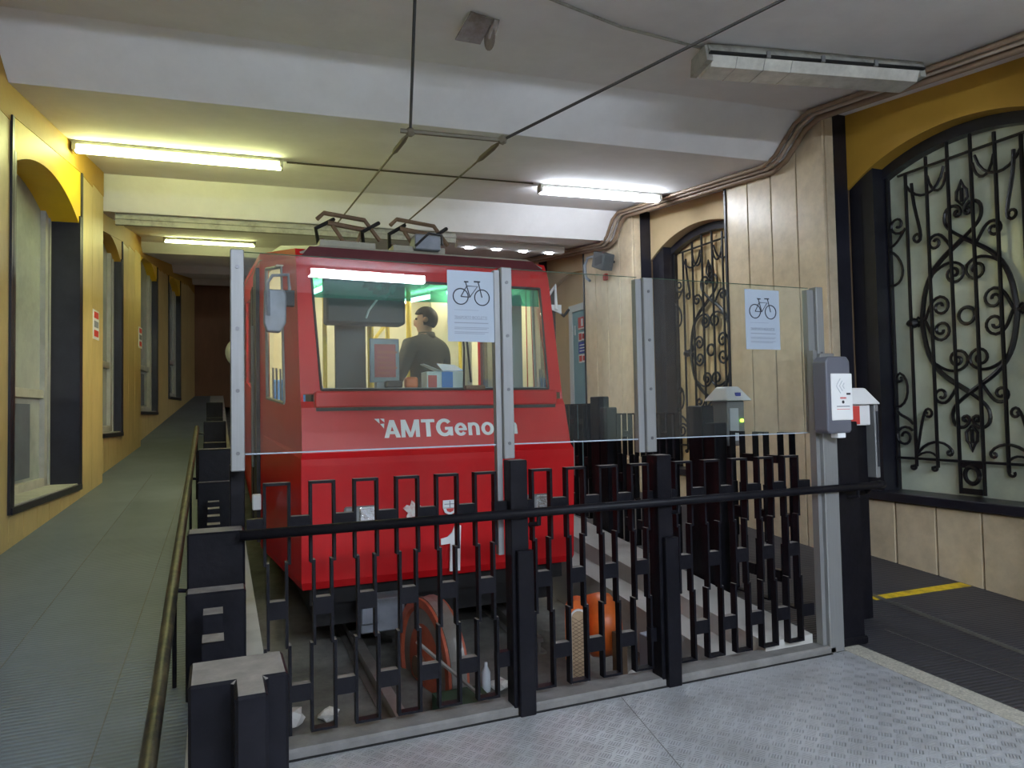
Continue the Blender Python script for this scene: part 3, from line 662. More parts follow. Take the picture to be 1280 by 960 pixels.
tube_lamp(3.62, 5.20, 7.66, 7.50, 'lit cool white fluorescent lamp on the ceiling right of the red car', 'tube_white')
tube_lamp(-0.70, 0.60, 12.05, 11.95, 'small lit lamp far up the left ramp', 'tube_green', None, 0.09, 0.035)
tube_lamp(1.57, 3.75, -6.1, -6.25, 'lit lamp on the ceiling at the back of the hall', 'tube_hall', None, 0.22, 0.13)
tube_lamp(1.4, 3.4, -1.9, -2.05, 'added unseen lamp on rods just behind the viewer, brightening the foreground', 'tube_hall', None, 0.13, 0.07, 0.6)  # unseen lamp, added to brighten the foreground
tube_lamp(-1.0, 0.9, -2.0, -2.15, 'added unseen lamp on rods behind the viewer, brightening the ramp side', 'tube_hall', None, 0.13, 0.07, 0.6)  # another unseen lamp, added for more light from the left
tube_lamp(3.4, 4.9, 15.0, 14.9, 'lit lamp deep in the tunnel on the right', 'tube_white')
# unlit lamps
def unlit_lamp(xa, xb, ya, yb, label, near):
    z = min(zc(xa, ya), zc(xb, yb)) - 0.003; d = Vector((xb-xa, yb-ya, 0)); L_ = d.length; d.normalize(); n = Vector((-d.y, d.x, 0))
    t = thing('unlit_lamp', label, 'lamp', ((xa+xb)/2, (ya+yb)/2, z-0.13))
    def prof(u0, u1, P, nm, m):
        bm = bmesh.new(); R = []
        for u in (u0, u1): R.append([bm.verts.new(Vector((xa, ya, 0)) + d*u + n*v + Vector((0, 0, zz))) for v, zz in P])
        k = len(P); bm.faces.new(R[0]); bm.faces.new(list(reversed(R[1])))
        for i in range(k): bm.faces.new((R[0][i], R[0][(i+1)%k], R[1][(i+1)%k], R[1][i]))
        part(nm, bm, m, t)
    if near:
        prof(0, L_, [(-0.16, z-0.08), (-0.12, z), (0.12, z), (0.16, z-0.08)], 'housing', 'housing')
        prof(0.03, L_-0.03, [(-0.14, z-0.08), (0.14, z-0.08), (0.10, z-0.165), (-0.10, z-0.165)], 'cover', 'clearlamp')
        prof(0.0, L_, [(-0.165, z-0.09), (-0.165, z-0.075), (0.165, z-0.075), (0.165, z-0.09)], 'gasket', 'under')
        for k in range(1, 4): prof(L_*k/8, L_*k/8+0.006, [(-0.143, z-0.082), (0.143, z-0.082), (0.103, z-0.168), (-0.103, z-0.168)], 'cover_rib', 'housing')
        for k in (0.25, 0.5, 0.75): prof(L_*k, L_*k+0.03, [(-0.172, z-0.10), (-0.172, z-0.05), (-0.158, z-0.05), (-0.158, z-0.10)], 'clip', 'steel')
        prof(-0.02, 0.03, [(-0.145, z-0.14), (-0.12, z-0.01), (0.12, z-0.01), (0.145, z-0.14)], 'end_cap', 'housing')
        prof(L_-0.03, L_+0.02, [(-0.145, z-0.14), (-0.12, z-0.01), (0.12, z-0.01), (0.145, z-0.14)], 'end_cap', 'housing')
    else:
        prof(0, L_, [(-0.06, z-0.10), (-0.06, z), (0.06, z), (0.06, z-0.10)], 'housing', 'white')
        for k in range(4): prof(L_*(0.08+0.25*k), L_*(0.08+0.25*k)+0.11, [(-0.03, z-0.115), (-0.03, z-0.10), (0.03, z-0.10), (0.03, z-0.115)], 'spot', 'tube_white')
unlit_lamp(3.44, 5.22, 4.36, 3.975, 'unlit dusty fluorescent lamp with clear cover, nearest on the right', True)
unlit_lamp(3.35, 5.10, 10.05, 10.0, 'white lamp bar with four small spots above the car roof', False)
# sheet-metal bracket
t = thing('ceiling_bracket', 'bent grey sheet metal bracket hanging from the ceiling above the gate', 'bracket', (1.74, 4.6, 4.2))
zb = zc(1.74, 4.6)
bm = bmesh.new(); hexa(bm, [(1.60, 4.76, zb-0.10), (1.80, 4.78, zb-0.085), (1.80, 4.52, zb-0.035), (1.63, 4.50, zb-0.03), (1.60, 4.76, zb-0.09), (1.80, 4.78, zb-0.075), (1.80, 4.52, zb-0.025), (1.63, 4.50, zb-0.02)]); part('plate', bm, 'bracket', t)
bm = bmesh.new(); lathe(bm, [(0.03, 0), (0.085, 0.006), (0.085, 0.012), (0.03, 0.02)], (1.82, 4.66, zb-0.09), (1, 0.1, 0.1), 18); part('disc', bm, 'bracket', t)
bm = bmesh.new(); tube(bm, [(1.83, 4.66, zb-0.09), (1.84, 4.60, zb-0.04), (1.84, 4.56, zb)], 0.028, 8); part('stem', bm, 'bracket', t)

# ================================================================== OVERHEAD WIRES
w = thing('overhead_wires', 'pair of overhead contact wires with spreader bar above the gate', 'wire', (1.59, 4.7, 3.5))
Lj, Rj = Vector((1.26, 4.755, 3.5)), Vector((1.917, 4.673, 3.5))
bm = bmesh.new(); tube(bm, [Lj+Vector((-0.07, 0, 0)), Rj+Vector((0.03, 0, 0))], 0.016, 6); part('spreader_bar', bm, 'oldwire', w)
for j, far, near in ((Lj, Vector((1.14, 7.355, 3.47)), Vector((1.137, 4.103, zc(1.137, 4.103)))), (Rj, Vector((1.77, 7.417, 3.47)), Vector((3.45, 3.30, zc(3.45, 3.30))))):
    bm = bmesh.new(); tube(bm, [j, far], 0.008, 6); part('contact_wire', bm, 'oldwire', w)
    bm = bmesh.new(); tube(bm, [j, near], 0.0105, 6); part('stay_cable', bm, 'cable', w)
    bm = bmesh.new(); tube(bm, [j + (far-j)*0.03, j + (far-j)*0.06, j + (far-j)*0.14, j+(far-j)*0.17], [0.012, 0.02, 0.02, 0.008], 8); part('turnbuckle', bm, 'oldwire', w)
    bm = bmesh.new(); lathe(bm, [(0.015, -0.03), (0.032, -0.015), (0.032, 0.015), (0.015, 0.03)], j, (near-j), 10); part('clamp', bm, 'oldwire', w)

# ================================================================== FUNICULAR CAR
XC = 1.59
SL = 0.105
car = thing('funicular_car', 'red funicular car with large windshield standing behind the gate', 'funicular car', (XC, 8.5, -0.1))
lift = lambda y: SL*max(0.0, y-5.2)
# stations: (y, halfwidth)
def shell(zs_front, name, m, ring=None):
    pass
# nose profile rows: z, y(front), half width
ROWS = [(0.345, 5.12, 1.035), (0.40, 5.09, 1.045), (1.20, 5.05, 1.045), (1.245, 5.05, 1.045), (1.285, 5.085, 1.035), (1.60, 5.165, 1.03), (1.645, 5.20, 1.03), (1.70, 5.21, 1.03), (2.66, 5.42, 1.03), (2.72, 5.45, 1.03), (2.80, 5.50, 1.03)]
def front_pts(i): z, y, h = ROWS[i]; return (XC-h, y, z), (XC+h, y, z)
def quadmesh(bm, q): bm.faces.new([bm.verts.new(p) for p in q])
def front_band(i0, i1):
    bm = bmesh.new()
    for i in range(i0, i1):
        (a, b), (c, d_) = front_pts(i), front_pts(i+1); quadmesh(bm, (a, b, d_, c))
    bmesh.ops.remove_doubles(bm, verts=list(bm.verts), dist=1e-5)
    return bm
def solid(o, t, inner=None):
    md = o.modifiers.new('thickness', 'SOLIDIFY'); md.thickness = t; md.offset = -1
    if inner: o.data.materials.append(M[inner]); md.material_offset = 1
    return o
solid(part('front_lower_panel', front_band(0, 2), 'red', car), 0.02)
solid(part('front_ridge', front_band(2, 4), 'red', car), 0.02)
solid(part('front_upper_panel', front_band(4, 6), 'red', car), 0.02)
# windshield sill over a black strip painted as its shadow gap
part('windshield_sill', bevel(B(XC-0.94, XC+0.95, 5.135, 5.22, 1.60, 1.715), 0.01), 'red', car)
part('sill_shadow_strip', B(XC-0.93, XC+0.94, 5.15, 5.2, 1.575, 1.60), 'rubber', car)
# windshield frame (ring) on plane rows 7..8
def wsp(x, z):
    y = 5.21 + (z-1.70)*(5.42-5.21)/(2.66-1.70); return (x, y, z)
outer = [(XC-1.03, 1.70), (XC+1.03, 1.70), (XC+1.03, 2.66), (XC-1.03, 2.66)]
inner = [(XC-0.885, 1.725), (XC+0.91, 1.725), (XC+0.935, 2.575), (XC-0.925, 2.575)]
bm = bmesh.new()
for i in range(4):
    j = (i+1) % 4; quadmesh(bm, (wsp(*outer[i]), wsp(*outer[j]), wsp(*inner[j]), wsp(*inner[i])))
bmesh.ops.remove_doubles(bm, verts=list(bm.verts), dist=1e-5)
solid(part('windshield_frame', bm, 'red', car), 0.03)
bm = bmesh.new(); gi = [(x, z) for x, z in inner]
pts = [Vector(wsp(*p))+Vector((0, -0.006, 0)) for p in gi]
for i in range(4): tube(bm, [pts[i], pts[(i+1)%4]], 0.009, 6)
part('windshield_gasket', bm, 'rubber', car)
bm = bmesh.new(); quadmesh(bm, [Vector(wsp(x, z))+Vector((0, 0.012, 0)) for x, z in inner]); ws = part('windshield', bm, 'windshield', car)
solid(ws, 0.006)
bm = bmesh.new(); quadmesh(bm, [Vector(wsp(x, z))+Vector((0, 0.03, 0)) for x, z in ((XC-0.915, 2.42), (XC+0.925, 2.42), (XC+0.935, 2.575), (XC-0.925, 2.575))]); part('sun_band', bm, 'tint', ws)
# front top band + roof edge
solid(part('front_top_band', front_band(8, 10), 'red', car), 0.02)
bm = bmesh.new()
hexa(bm, [(XC-0.99,5.44,2.735),(XC+1.0,5.44,2.735),(XC+1.0,5.62,2.75),(XC-0.99,5.62,2.75),(XC-0.93,5.46,2.815),(XC+0.90,5.46,2.815),(XC+0.90,5.66,2.83),(XC-0.93,5.66,2.83)])
part('roof_edge', bm, 'darkred', car)
# sides: tapered nose (y 5.1 -> 6.3) then straight to 13.4
def outward(bm, sgn):
    bm.normal_update()
    bmesh.ops.reverse_faces(bm, faces=[f for f in bm.faces if f.normal.x*sgn < 0])
def side(sgn):
    P = {}
    def row(y, hw, ztop, zb=0.345): return (XC+sgn*hw, y, zb+lift(y)), (XC+sgn*hw, y, ztop+lift(y))
    # nose side: follow front rows, connect to station y=6.3
    NY, NH = 6.3, 1.235
    fz = [(z, y, h) for z, y, h in ROWS]
    W0, W1 = 1.60, 2.58
    def bandq(bm, i0, i1, f0=0.0, f1=1.0):
        for i in range(i0, i1):
            a = fz[i]; b = fz[i+1]
            def pt(r, f): 
                z, y, h = r; A = Vector((XC+sgn*h, y, z)); Bq = Vector((XC+sgn*NH, NY, z+lift(NY))); return A.lerp(Bq, f)
            quadmesh(bm, (pt(a, f0), pt(a, f1), pt(b, f1), pt(b, f0)))
    bm = bmesh.new(); bandq(bm, 0, 5); bandq(bm, 5, 8, 0, 0.36); bandq(bm, 8, 10, 0, 1)
    bandq(bm, 5, 8, 0.80, 1.0)
    bmesh.ops.remove_doubles(bm, verts=list(bm.verts), dist=1e-5)
    outward(bm, sgn); o = solid(part('nose_side', bm, 'red', car, keep=True), 0.02, 'interior')
    bm = bmesh.new(); bandq(bm, 5, 8, 0.36, 0.80); wn = part('nose_window', bm, 'windshield', car)
    a, b = fz[5], fz[8]
    def pt(r, f): z, y, h = r; return Vector((XC+sgn*h, y, z)).lerp(Vector((XC+sgn*NH, NY, z+lift(NY))), f)
    bm = bmesh.new()
    q = [pt(a, 0.36), pt(a, 0.80), pt(b, 0.80), pt(b, 0.36)]
    for i in range(4): tube(bm, [q[i], q[(i+1)%4]], 0.014, 6)
    part('nose_window_frame', bm, 'steel', wn)
    bm = bmesh.new()
    for f in (0.45, 0.55, 0.64): tube(bm, [pt(a, f), pt(a, f).lerp(pt(b, f), 0.24)], 0.007, 6)
    part('window_bars', bm, 'steel', wn)
    # straight side
    bm = bmesh.new(); y0, y1 = NY, 13.4; xx = XC+sgn*1.235
    quadmesh(bm, ((xx,y0,0.345+lift(y0)),(xx,y1,0.345+lift(y1)),(xx,y1,1.55+lift(y1)),(xx,y0,1.55+lift(y0))))
    quadmesh(bm, ((xx,y0,2.50+lift(y0)),(xx,y1,2.50+lift(y1)),(xx,y1,2.80+lift(y1)),(xx,y0,2.80+lift(y0))))
    for k in range(6):
        ya = y0 + k*1.38; yb = ya + 0.2
        quadmesh(bm, ((xx,ya,1.55+lift(ya)),(xx,yb,1.55+lift(yb)),(xx,yb,2.50+lift(yb)),(xx,ya,2.50+lift(ya))))
    outward(bm, sgn); solid(part('body_side', bm, 'red', car, keep=True), 0.03, 'interior')
    for k in range(5):
        ya = y0 + k*1.38 + 0.2; yb = ya + 1.18
        bm = bmesh.new(); quadmesh(bm, ((xx,ya,1.55+lift(ya)),(xx,yb,1.55+lift(yb)),(xx,yb,2.50+lift(yb)),(xx,ya,2.50+lift(ya)))); part('side_window', bm, 'windshield', car)
    bm = bmesh.new(); box(bm, xx+sgn*0.001 if sgn > 0 else xx-0.03, xx+0.03 if sgn > 0 else xx-0.001, 6.33, 6.80, 0.5, 2.80); part('door_seal', bm, 'rubber', car)
    bm = bmesh.new(); box(bm, min(xx, xx+sgn*0.03), max(xx, xx+sgn*0.03), 7.0, 7.3, 0.55, 2.75); part('door_seal', bm, 'rubber', car)
    bm = bmesh.new(); tube(bm, [(xx+sgn*0.04, 6.7, 1.1), (xx+sgn*0.04, 6.7, 2.35)], 0.014, 8); part('grab_handle', bm, 'steel', car)
side(-1); side(1)
# roof
bm = bmesh.new()
def rs(y, hw, z0, z1): return [(XC-hw, y, z0+lift(y)), (XC-hw*0.86, y, z1+lift(y)), (XC+hw*0.86, y, z1+lift(y)), (XC+hw, y, z0+lift(y))]
R_ = [rs(5.47, 1.0, 2.74, 2.80), rs(6.3, 1.24, 2.74, 2.88), rs(13.4, 1.24, 2.74, 2.88)]
vv = [[bm.verts.new(p) for p in r] for r in R_]
for a, b in zip(vv, vv[1:]):
    for i in range(3): bm.faces.new((a[i], a[i+1], b[i+1], b[i]))
solid(part('roof', bm, 'roof', car), 0.03)
# back, floor, interior lining
part('rear_wall', B(XC-1.2, XC+1.2, 13.36, 13.4, 1.0, 3.6), 'red', car)
for k in range(5):
    y0 = 5.2 + k*1.62; part('floor_step', B(XC-(0.98 if k == 0 else 1.2), XC+(0.98 if k == 0 else 1.2), y0, y0+1.62, 0.42+lift(y0), 0.75+lift(y0+0.2)), 'interior_d', car)
bm = bmesh.new(); quadmesh(bm, ((XC-1.15, 5.7, 2.70), (XC+1.15, 5.7, 2.70), (XC+1.15, 13.3, 2.70+lift(13.3)), (XC-1.15, 13.3, 2.70+lift(13.3)))); solid(part('interior_ceiling', bm, 'interior', car), 0.01)
for sgn in (-1, 1):
    bm = bmesh.new(); xx = XC+sgn*1.185
    quadmesh(bm, ((xx, 6.4, 0.8+lift(6.4)), (xx, 13.3, 0.8+lift(13.3)), (xx, 13.3, 1.53+lift(13.3)), (xx, 6.4, 1.53+lift(6.4)))); part('interior_side', bm, 'interior', car)
    bm = bmesh.new(); tube(bm, [(XC+sgn*0.62, 6.2, 2.69), (XC+sgn*0.62, 9.0, 2.69+lift(9)-lift(6.2))], 0.025, 8); part('ceiling_strip_lamp', bm, 'car_lamp', car)
part('bulkhead', B(XC-1.15, XC+1.15, 9.3, 9.34, 1.0, 3.15), 'interior', car)
part('dashboard', bevel(B(XC-0.95, XC+0.96, 5.24, 5.62, 1.45, 1.735), 0.02), 'interior_d', car)
part('dash_top', B(XC-0.93, XC+0.94, 5.245, 5.60, 1.736, 1.742), 'greybox', car)
# poles, partition, monitor
def pole(x, y, z0, z1, r=0.018): bm = bmesh.new(); tube(bm, [(x, y, z0), (x, y, z1)], r, 8); part('grab_pole', bm, 'pole', car)
pole(0.85, 6.05, 0.9, 2.7); pole(1.21, 5.98, 0.9, 2.7, 0.02); pole(1.38, 6.75, 1.0, 2.8, 0.022); pole(1.56, 6.85, 1.0, 2.8, 0.022); pole(1.74, 6.72, 1.0, 2.8, 0.026); pole(2.32, 6.9, 1.0, 2.8)
for a, b in (((1.56, 6.85, 2.40), (1.74, 6.72, 2.62)), ((1.38, 6.75, 2.22), (1.56, 6.85, 2.44)), ((1.21, 5.98, 2.30), (1.38, 6.75, 2.46)), ((1.74, 6.72, 2.02), (1.50, 6.85, 1.80)), ((0.85, 6.05, 2.45), (1.21, 5.98, 2.48)), ((1.21, 5.98, 1.80), (1.38, 6.75, 1.80)), ((1.21, 5.98, 1.95), (1.38, 6.75, 1.98))):
    bm = bmesh.new(); tube(bm, [a, b], 0.017, 8); part('grab_rail', bm, 'pole', car)
part('cab_pillar', B(0.90, 1.14, 5.80, 5.86, 0.9, 2.68), 'interior_d', car)
part('cab_screen_box', bevel(B(0.80, 1.42, 5.58, 5.78, 2.26, 2.64), 0.015), 'interior_d', car)
part('screen_cable', tube(bmesh.new(), [(1.10, 5.57, 2.30), (1.12, 5.56, 2.36), (1.18, 5.56, 2.44), (1.20, 5.57, 2.47)], 0.008, 6), 'doorframe', car)
part('right_pillar', B(2.36, 2.42, 5.75, 6.0, 0.8, 2.65), 'interior_d', car)
part('right_side_panel', B(2.46, 2.62, 6.0, 6.06, 0.8, 2.62), 'doorframe', car)
part('cab_divider', B(2.02, 2.34, 6.9, 6.93, 0.9, 2.78), 'interior', car)
# handrails on seats hint: seat rows
for k, y in enumerate((7.0, 8.2)):
    for sx in (0.62, 2.2):
        part('seat', bevel(B(sx, sx+0.45, y, y+0.45, 1.05+lift(y)-0.05, 1.15+lift(y)-0.05), 0.02), 'boxblue', car); part('seat_back', bevel(B(sx, sx+0.45, y+0.42, y+0.48, 1.1+lift(y), 1.65+lift(y)), 0.02), 'boxblue', car)
# wiper
bm = bmesh.new(); tube(bm, [wsp(1.78, 1.74), Vector(wsp(1.80, 2.05))+Vector((0, -0.03, 0)), Vector(wsp(1.80, 2.30))+Vector((0, -0.02, 0))], 0.007, 6); tube(bm, [Vector(wsp(1.835, 1.78))+Vector((0, -0.02, 0)), Vector(wsp(1.83, 2.32))+Vector((0, -0.02, 0))], 0.008, 6); part('wiper', bm, 'rubber', car)
part('wiper_motor', bevel(B(1.77, 1.93, 5.14, 5.2, 1.718, 1.755), 0.008), 'brown', car)
# headlights
for x0, x1, lx0, lx1 in ((0.83, 1.07, 0.93, 1.06), (2.17, 2.42, 2.29, 2.42)):
    h = part('headlight', bevel(B(x0, x1, 5.035, 5.07, 0.79, 0.905), 0.012), 'steel', car, 'chrome headlight')
    part('lens', bevel(B(lx0, lx1, 5.025, 5.04, 0.795, 0.90), 0.01, 2), 'chrome', h)
part('side_marker', bevel(B(0.27, 0.335, 5.9, 5.96, 0.82, 0.94), 0.006), 'white', car)
# lettering, number, crest
UPV = Vector((0, 5.165-5.085, 1.60-1.285)).normalized()
def onpanel(x, z, e=0.004): return (x, 5.085 + (z-1.285)*(0.08/0.315) - e, z)
def letter_polys(ch):
    """bold grotesque letters, cap height 1; returns (polygons, advance width)"""
    st = 0.215; xh = 0.74
    def arc(cx, cy, rx, ry, a0, a1, t, n=14):
        o = [(cx+rx*math.cos(math.radians(a0+(a1-a0)*i/n)), cy+ry*math.sin(math.radians(a0+(a1-a0)*i/n))) for i in range(n+1)]
        q = [(cx+(rx-t)*math.cos(math.radians(a0+(a1-a0)*i/n)), cy+(ry-t*0.9)*math.sin(math.radians(a0+(a1-a0)*i/n))) for i in range(n+1)]
        return [[o[i], o[i+1], q[i+1], q[i]] for i in range(n)]
    R = lambda x0, x1, y0, y1: [(x0, y0), (x1, y0), (x1, y1), (x0, y1)]
    if ch == 'A': return [[(0, 0), (0.22, 0), (0.50, 1), (0.29, 1)], [(0.80, 0), (0.58, 0), (0.30, 1), (0.51, 1)], R(0.17, 0.63, 0.20, 0.37)], 0.80
    if ch == 'M': return [R(0, 0.20, 0, 1), R(0.72, 0.92, 0, 1), [(0.0, 1), (0.24, 1), (0.54, 0), (0.38, 0)], [(0.92, 1), (0.68, 1), (0.38, 0), (0.54, 0)]], 0.98
    if ch == 'T': return [R(0.23, 0.45, 0, 1), R(0, 0.68, 0.82, 1)], 0.70
    if ch == 'G': return arc(0.44, 0.5, 0.44, 0.52, 40, 350, st) + [R(0.46, 0.86, 0.36, 0.53), R(0.70, 0.86, 0.02, 0.45)], 0.92
    if ch == 'e': return arc(0.32, xh/2, 0.32, xh/2+0.02, 0, 325, 0.19) + [R(0.12, 0.64, 0.30, 0.44)], 0.68
    if ch == 'n': return [R(0, 0.19, 0, xh)] + arc(0.30, xh-0.30, 0.30, 0.32, 0, 150, 0.19) + [R(0.41, 0.60, 0, xh-0.30)], 0.66
    if ch == 'o': return arc(0.34, xh/2, 0.34, xh/2+0.02, 0, 360, 0.19, 22), 0.70
    if ch == 'v': return [[(0, xh), (0.20, xh), (0.38, 0), (0.22, 0)], [(0.58, xh), (0.38, xh), (0.20, 0), (0.36, 0)]], 0.60
    if ch == 'a': return arc(0.24, 0.20, 0.24, 0.22, 0, 360, 0.16, 18) + [R(0.40, 0.59, 0, xh-0.24)] + arc(0.30, xh-0.24, 0.29, 0.26, 0, 165, 0.18), 0.62
cx = 1.132; CH = 0.128; kx = CH*1.175
for ch in 'AMTGenova':
    P, adv = letter_polys(ch); bm = bmesh.new()
    for n_, poly in enumerate(P):
        e = 0.003 + 0.0001*(n_ % 5)
        v = [Vector(onpanel(cx+p[0]*kx, 1.374+p[1]*CH, e)) for p in poly]; q = [Vector(onpanel(cx+p[0]*kx, 1.374+p[1]*CH, -0.004)) for p in poly]
        A_ = [bm.verts.new(a) for a in v]; B_ = [bm.verts.new(a) for a in q]; bm.faces.new(A_); bm.faces.new(list(reversed(B_)))
        for i in range(len(A_)): bm.faces.new((A_[i], A_[(i+1) % len(A_)], B_[(i+1) % len(A_)], B_[i]))
    part('letter', bm, 'letter', car); cx += adv*kx + 0.006
bm = bmesh.new()
def tri(P): 
    v = [onpanel(*p) for p in P]; q = [Vector(a)+Vector((0, -0.002, 0)) for a in v]
    A = [bm.verts.new(a) for a in v]; Bv = [bm.verts.new(a) for a in q]; bm.faces.new(A); bm.faces.new(list(reversed(Bv)))
    for i in range(len(A)): bm.faces.new((A[i], A[(i+1)%len(A)], Bv[(i+1)%len(A)], Bv[i]))
tri([(1.065, 1.513), (1.102, 1.513), (1.102, 1.478)]); tri([(1.108, 1.513), (1.138, 1.513), (1.138, 1.485)]); tri([(1.106, 1.475), (1.136, 1.478), (1.132, 1.442)])
part('arrow_logo', bm, 'letter', car)
bm = bmesh.new(); prism(bm, [(1.528, 0.625), (1.58, 0.635), (1.615, 0.665), (1.635, 0.712), (1.685, 0.712), (1.672, 0.382), (1.592, 0.382), (1.60, 0.585), (1.528, 0.58)], 'y', 5.055, 5.066)
bmesh.ops.translate(bm, verts=list(bm.verts), vec=(0, 0.0, 0)); part('number_one', bm, 'letter', car, 'white number 1')
bm = bmesh.new(); prism(bm, [(1.545, 0.905), (1.65, 0.905), (1.652, 0.85), (1.638, 0.815), (1.598, 0.795), (1.558, 0.815), (1.543, 0.85)], 'y', 5.043, 5.05); cr = part('crest', bm, 'letter', car, 'white shield crest')
bm = bmesh.new(); prism(bm, [(1.568, 0.845), (1.628, 0.845), (1.62, 0.825), (1.598, 0.815), (1.576, 0.825)], 'y', 5.040, 5.0435); part('crest_field', bm, 'signred', cr)
for x0, x1, z0, z1 in ((1.594, 1.600, 0.85, 0.90), (1.555, 1.642, 0.874, 0.879), (1.548, 1.648, 0.848, 0.851)):
    part('crest_line', B(x0, x1, 5.041, 5.0435, z0, z1), 'inkgrey', cr)
bm = bmesh.new(); random.seed(3)
pp = []
for i in range(26):
    a = 2*math.pi*i/26; r = 0.055*(1.0+0.22*math.sin(5*a)+0.18*random.uniform(-1, 1)); pp.append((1.32+r*1.05*math.cos(a), 0.852+r*math.sin(a)))
prism(bm, pp, 'y', 5.044, 5.050); part('griffin_emblem', bm, 'worn', car, 'worn white emblem')
# mirrors
def mirror(sgn, x, y):
    lab = 'grey rear mirror on arm'
    bm = bmesh.new(); prism(bm, [(x-0.075, 2.44), (x+0.06, 2.44), (x+0.075, 2.40), (x+0.07, 2.20), (x+0.03, 2.135), (x-0.06, 2.14), (x-0.08, 2.20)], 'y', y-0.05, y+0.03); bevel(bm, 0.012, 2)
    m_ = part('side_mirror', bm, 'greybox', car, lab)
    bm = bmesh.new(); tube(bm, [(x-0.05, y-0.06, 2.25), (x-0.055, y-0.07, 2.48), (x-0.02, y-0.05, 2.535), (x+0.09, y, 2.555), (x+0.10, y+0.02, 2.46), (x+0.09, y+0.02, 2.38)], 0.012, 8); part('mirror_arm', bm, 'greybox', m_)
    bm = bmesh.new(); box(bm, x+0.05, x+0.13, y-0.03, y+0.04, 2.33, 2.44); part('mirror_clamp', bm, 'rubber', m_)
mirror(-1, 0.40, 5.28)
bm = bmesh.new(); tube(bm, [(2.60, 5.5, 2.45), (2.70, 5.45, 2.62), (2.68, 5.4, 2.40)], 0.016, 8); m_ = part('side_mirror', bm, 'white', car, 'white arm of the right mirror')
bm = bmesh.new(); hexa(bm, [(2.58, 5.38, 2.42), (2.74, 5.42, 2.37), (2.76, 5.46, 2.37), (2.60, 5.42, 2.42), (2.58, 5.38, 2.44), (2.74, 5.42, 2.45), (2.76, 5.46, 2.45), (2.60, 5.42, 2.44)]); part('mirror_plate', bm, 'white', m_)
bm = bmesh.new(); tube(bm, [(2.72, 5.44, 2.40), (2.78, 5.46, 2.36), (2.84, 5.48, 2.42)], 0.012, 8); part('mirror_hinge', bm, 'rubber', m_)
part('right_corner_gasket', B(XC+1.10, XC+1.19, 5.62, 5.66, 1.1, 2.62), 'rubber', car)
# underframe
part('underframe', B(XC-0.93, XC+0.93, 5.25, 13.2, 0.05, 0.40), 'under', car)
part('underframe_beam', B(XC-0.98, XC+0.98, 5.18, 5.3, 0.22, 0.345), 'under', car)
part('coupling_box', bevel(B(0.93, 1.24, 5.0, 5.2, 0.03, 0.26), 0.008), 'greybox', car)
part('coupling_box', bevel(B(0.93, 1.05, 4.97, 5.0, 0.10, 0.24), 0.006), 'greybox', car)
for sx in (0.98, 2.2):
    for y in (6.2, 11.8):
        bm = bmesh.new(); lathe(bm, [(0.05, -0.06), (0.28, -0.06), (0.28, -0.02), (0.25, 0.0), (0.25, 0.06), (0.05, 0.06)], (sx, y, zp(y)+0.37), (1, 0, 0), 24); part('wheel', bm, 'under', car)
# pantographs
for px in (1.08, 1.72):
    p = part('pantograph_base', B(px-0.24, px+0.24, 6.22, 6.5, 2.88+lift(6.4), 2.93+lift(6.4)), 'roof', car)
    zr0 = 2.93+lift(6.4)
    for dx in (-0.22, 0.18):
        bm = bmesh.new(); tube(bm, [(px+dx, 6.45, zr0), (px+dx-0.05, 6.25, zr0+0.10), (px+dx+0.12, 6.35, zr0+0.22)], 0.018, 6); part('pantograph_arm', bm, 'under', p)
    bm = bmesh.new(); tube(bm, [(px-0.26, 6.25, zr0+0.18), (px-0.20, 6.25, zr0+0.24), (px+0.16, 6.3, zr0+0.22), (px+0.30, 6.32, zr0+0.05)], 0.02, 6); tube(bm, [(px-0.16, 6.3, zr0+0.17), (px+0.16, 6.33, zr0+0.14)], 0.022, 6); tube(bm, [(px-0.12, 6.3, zr0+0.15), (px-0.02, 6.33, zr0+0.02), (px+0.10, 6.33, zr0+0.02), (px+0.15, 6.33, zr0+0.15)], 0.018, 6); part('collector_frame', bm, 'brown', p)
    for k in range(3):
        bm = bmesh.new(); lathe(bm, [(0.02, 0), (0.035, 0.01), (0.02, 0.02), (0.035, 0.03), (0.02, 0.05)], (px-0.2+0.18*k, 6.4, zr0), (0, 0, 1), 10); part('insulator', bm, 'brown', p)
bm = bevel(B(1.66, 1.90, 6.15, 6.35, 2.90+lift(6.3), 3.04+lift(6.3)), 0.01); part('roof_box', bm, 'greybox', car)
bm = bmesh.new(); tube(bm, [(1.66, 6.14, 3.04), (1.78, 6.12, 3.16), (1.90, 6.12, 3.15), (1.90, 6.12, 3.06)], 0.012, 6); part('roof_cable', bm, 'rubber', car)

# items inside the car on the dashboard
t = thing('notice_frame', 'grey framed red notice standing inside the windshield', 'sign', (1.215, 5.46, 1.742))
part('frame', bevel(B(1.10, 1.33, 5.44, 5.465, 1.79, 2.13), 0.006), 'greybox', t); part('notice', B(1.135, 1.30, 5.435, 5.44, 1.83, 2.085), 'notice', t)
for k in range(5): part('text_line', B(1.16, 1.16+0.03*(3+(k*2)%3), 5.432, 5.435, 1.855+0.04*k, 1.870+0.04*k), 'redwheel', t)
part('foot', B(1.15, 1.28, 5.43, 5.52, 1.7425, 1.79), 'greybox', t)
t = thing('tissue_box', 'open blue and white carton standing behind the windshield', 'box', (1.66, 5.42, 1.742))
part('carton', bevel(B(1.52, 1.83, 5.34, 5.50, 1.743, 1.87), 0.003), 'boxwhite', t); part('blue_side', B(1.64, 1.73, 5.336, 5.34, 1.745, 1.868), 'boxblue', t); part('red_patch', B(1.53, 1.60, 5.336, 5.34, 1.745, 1.84), 'signred', t)
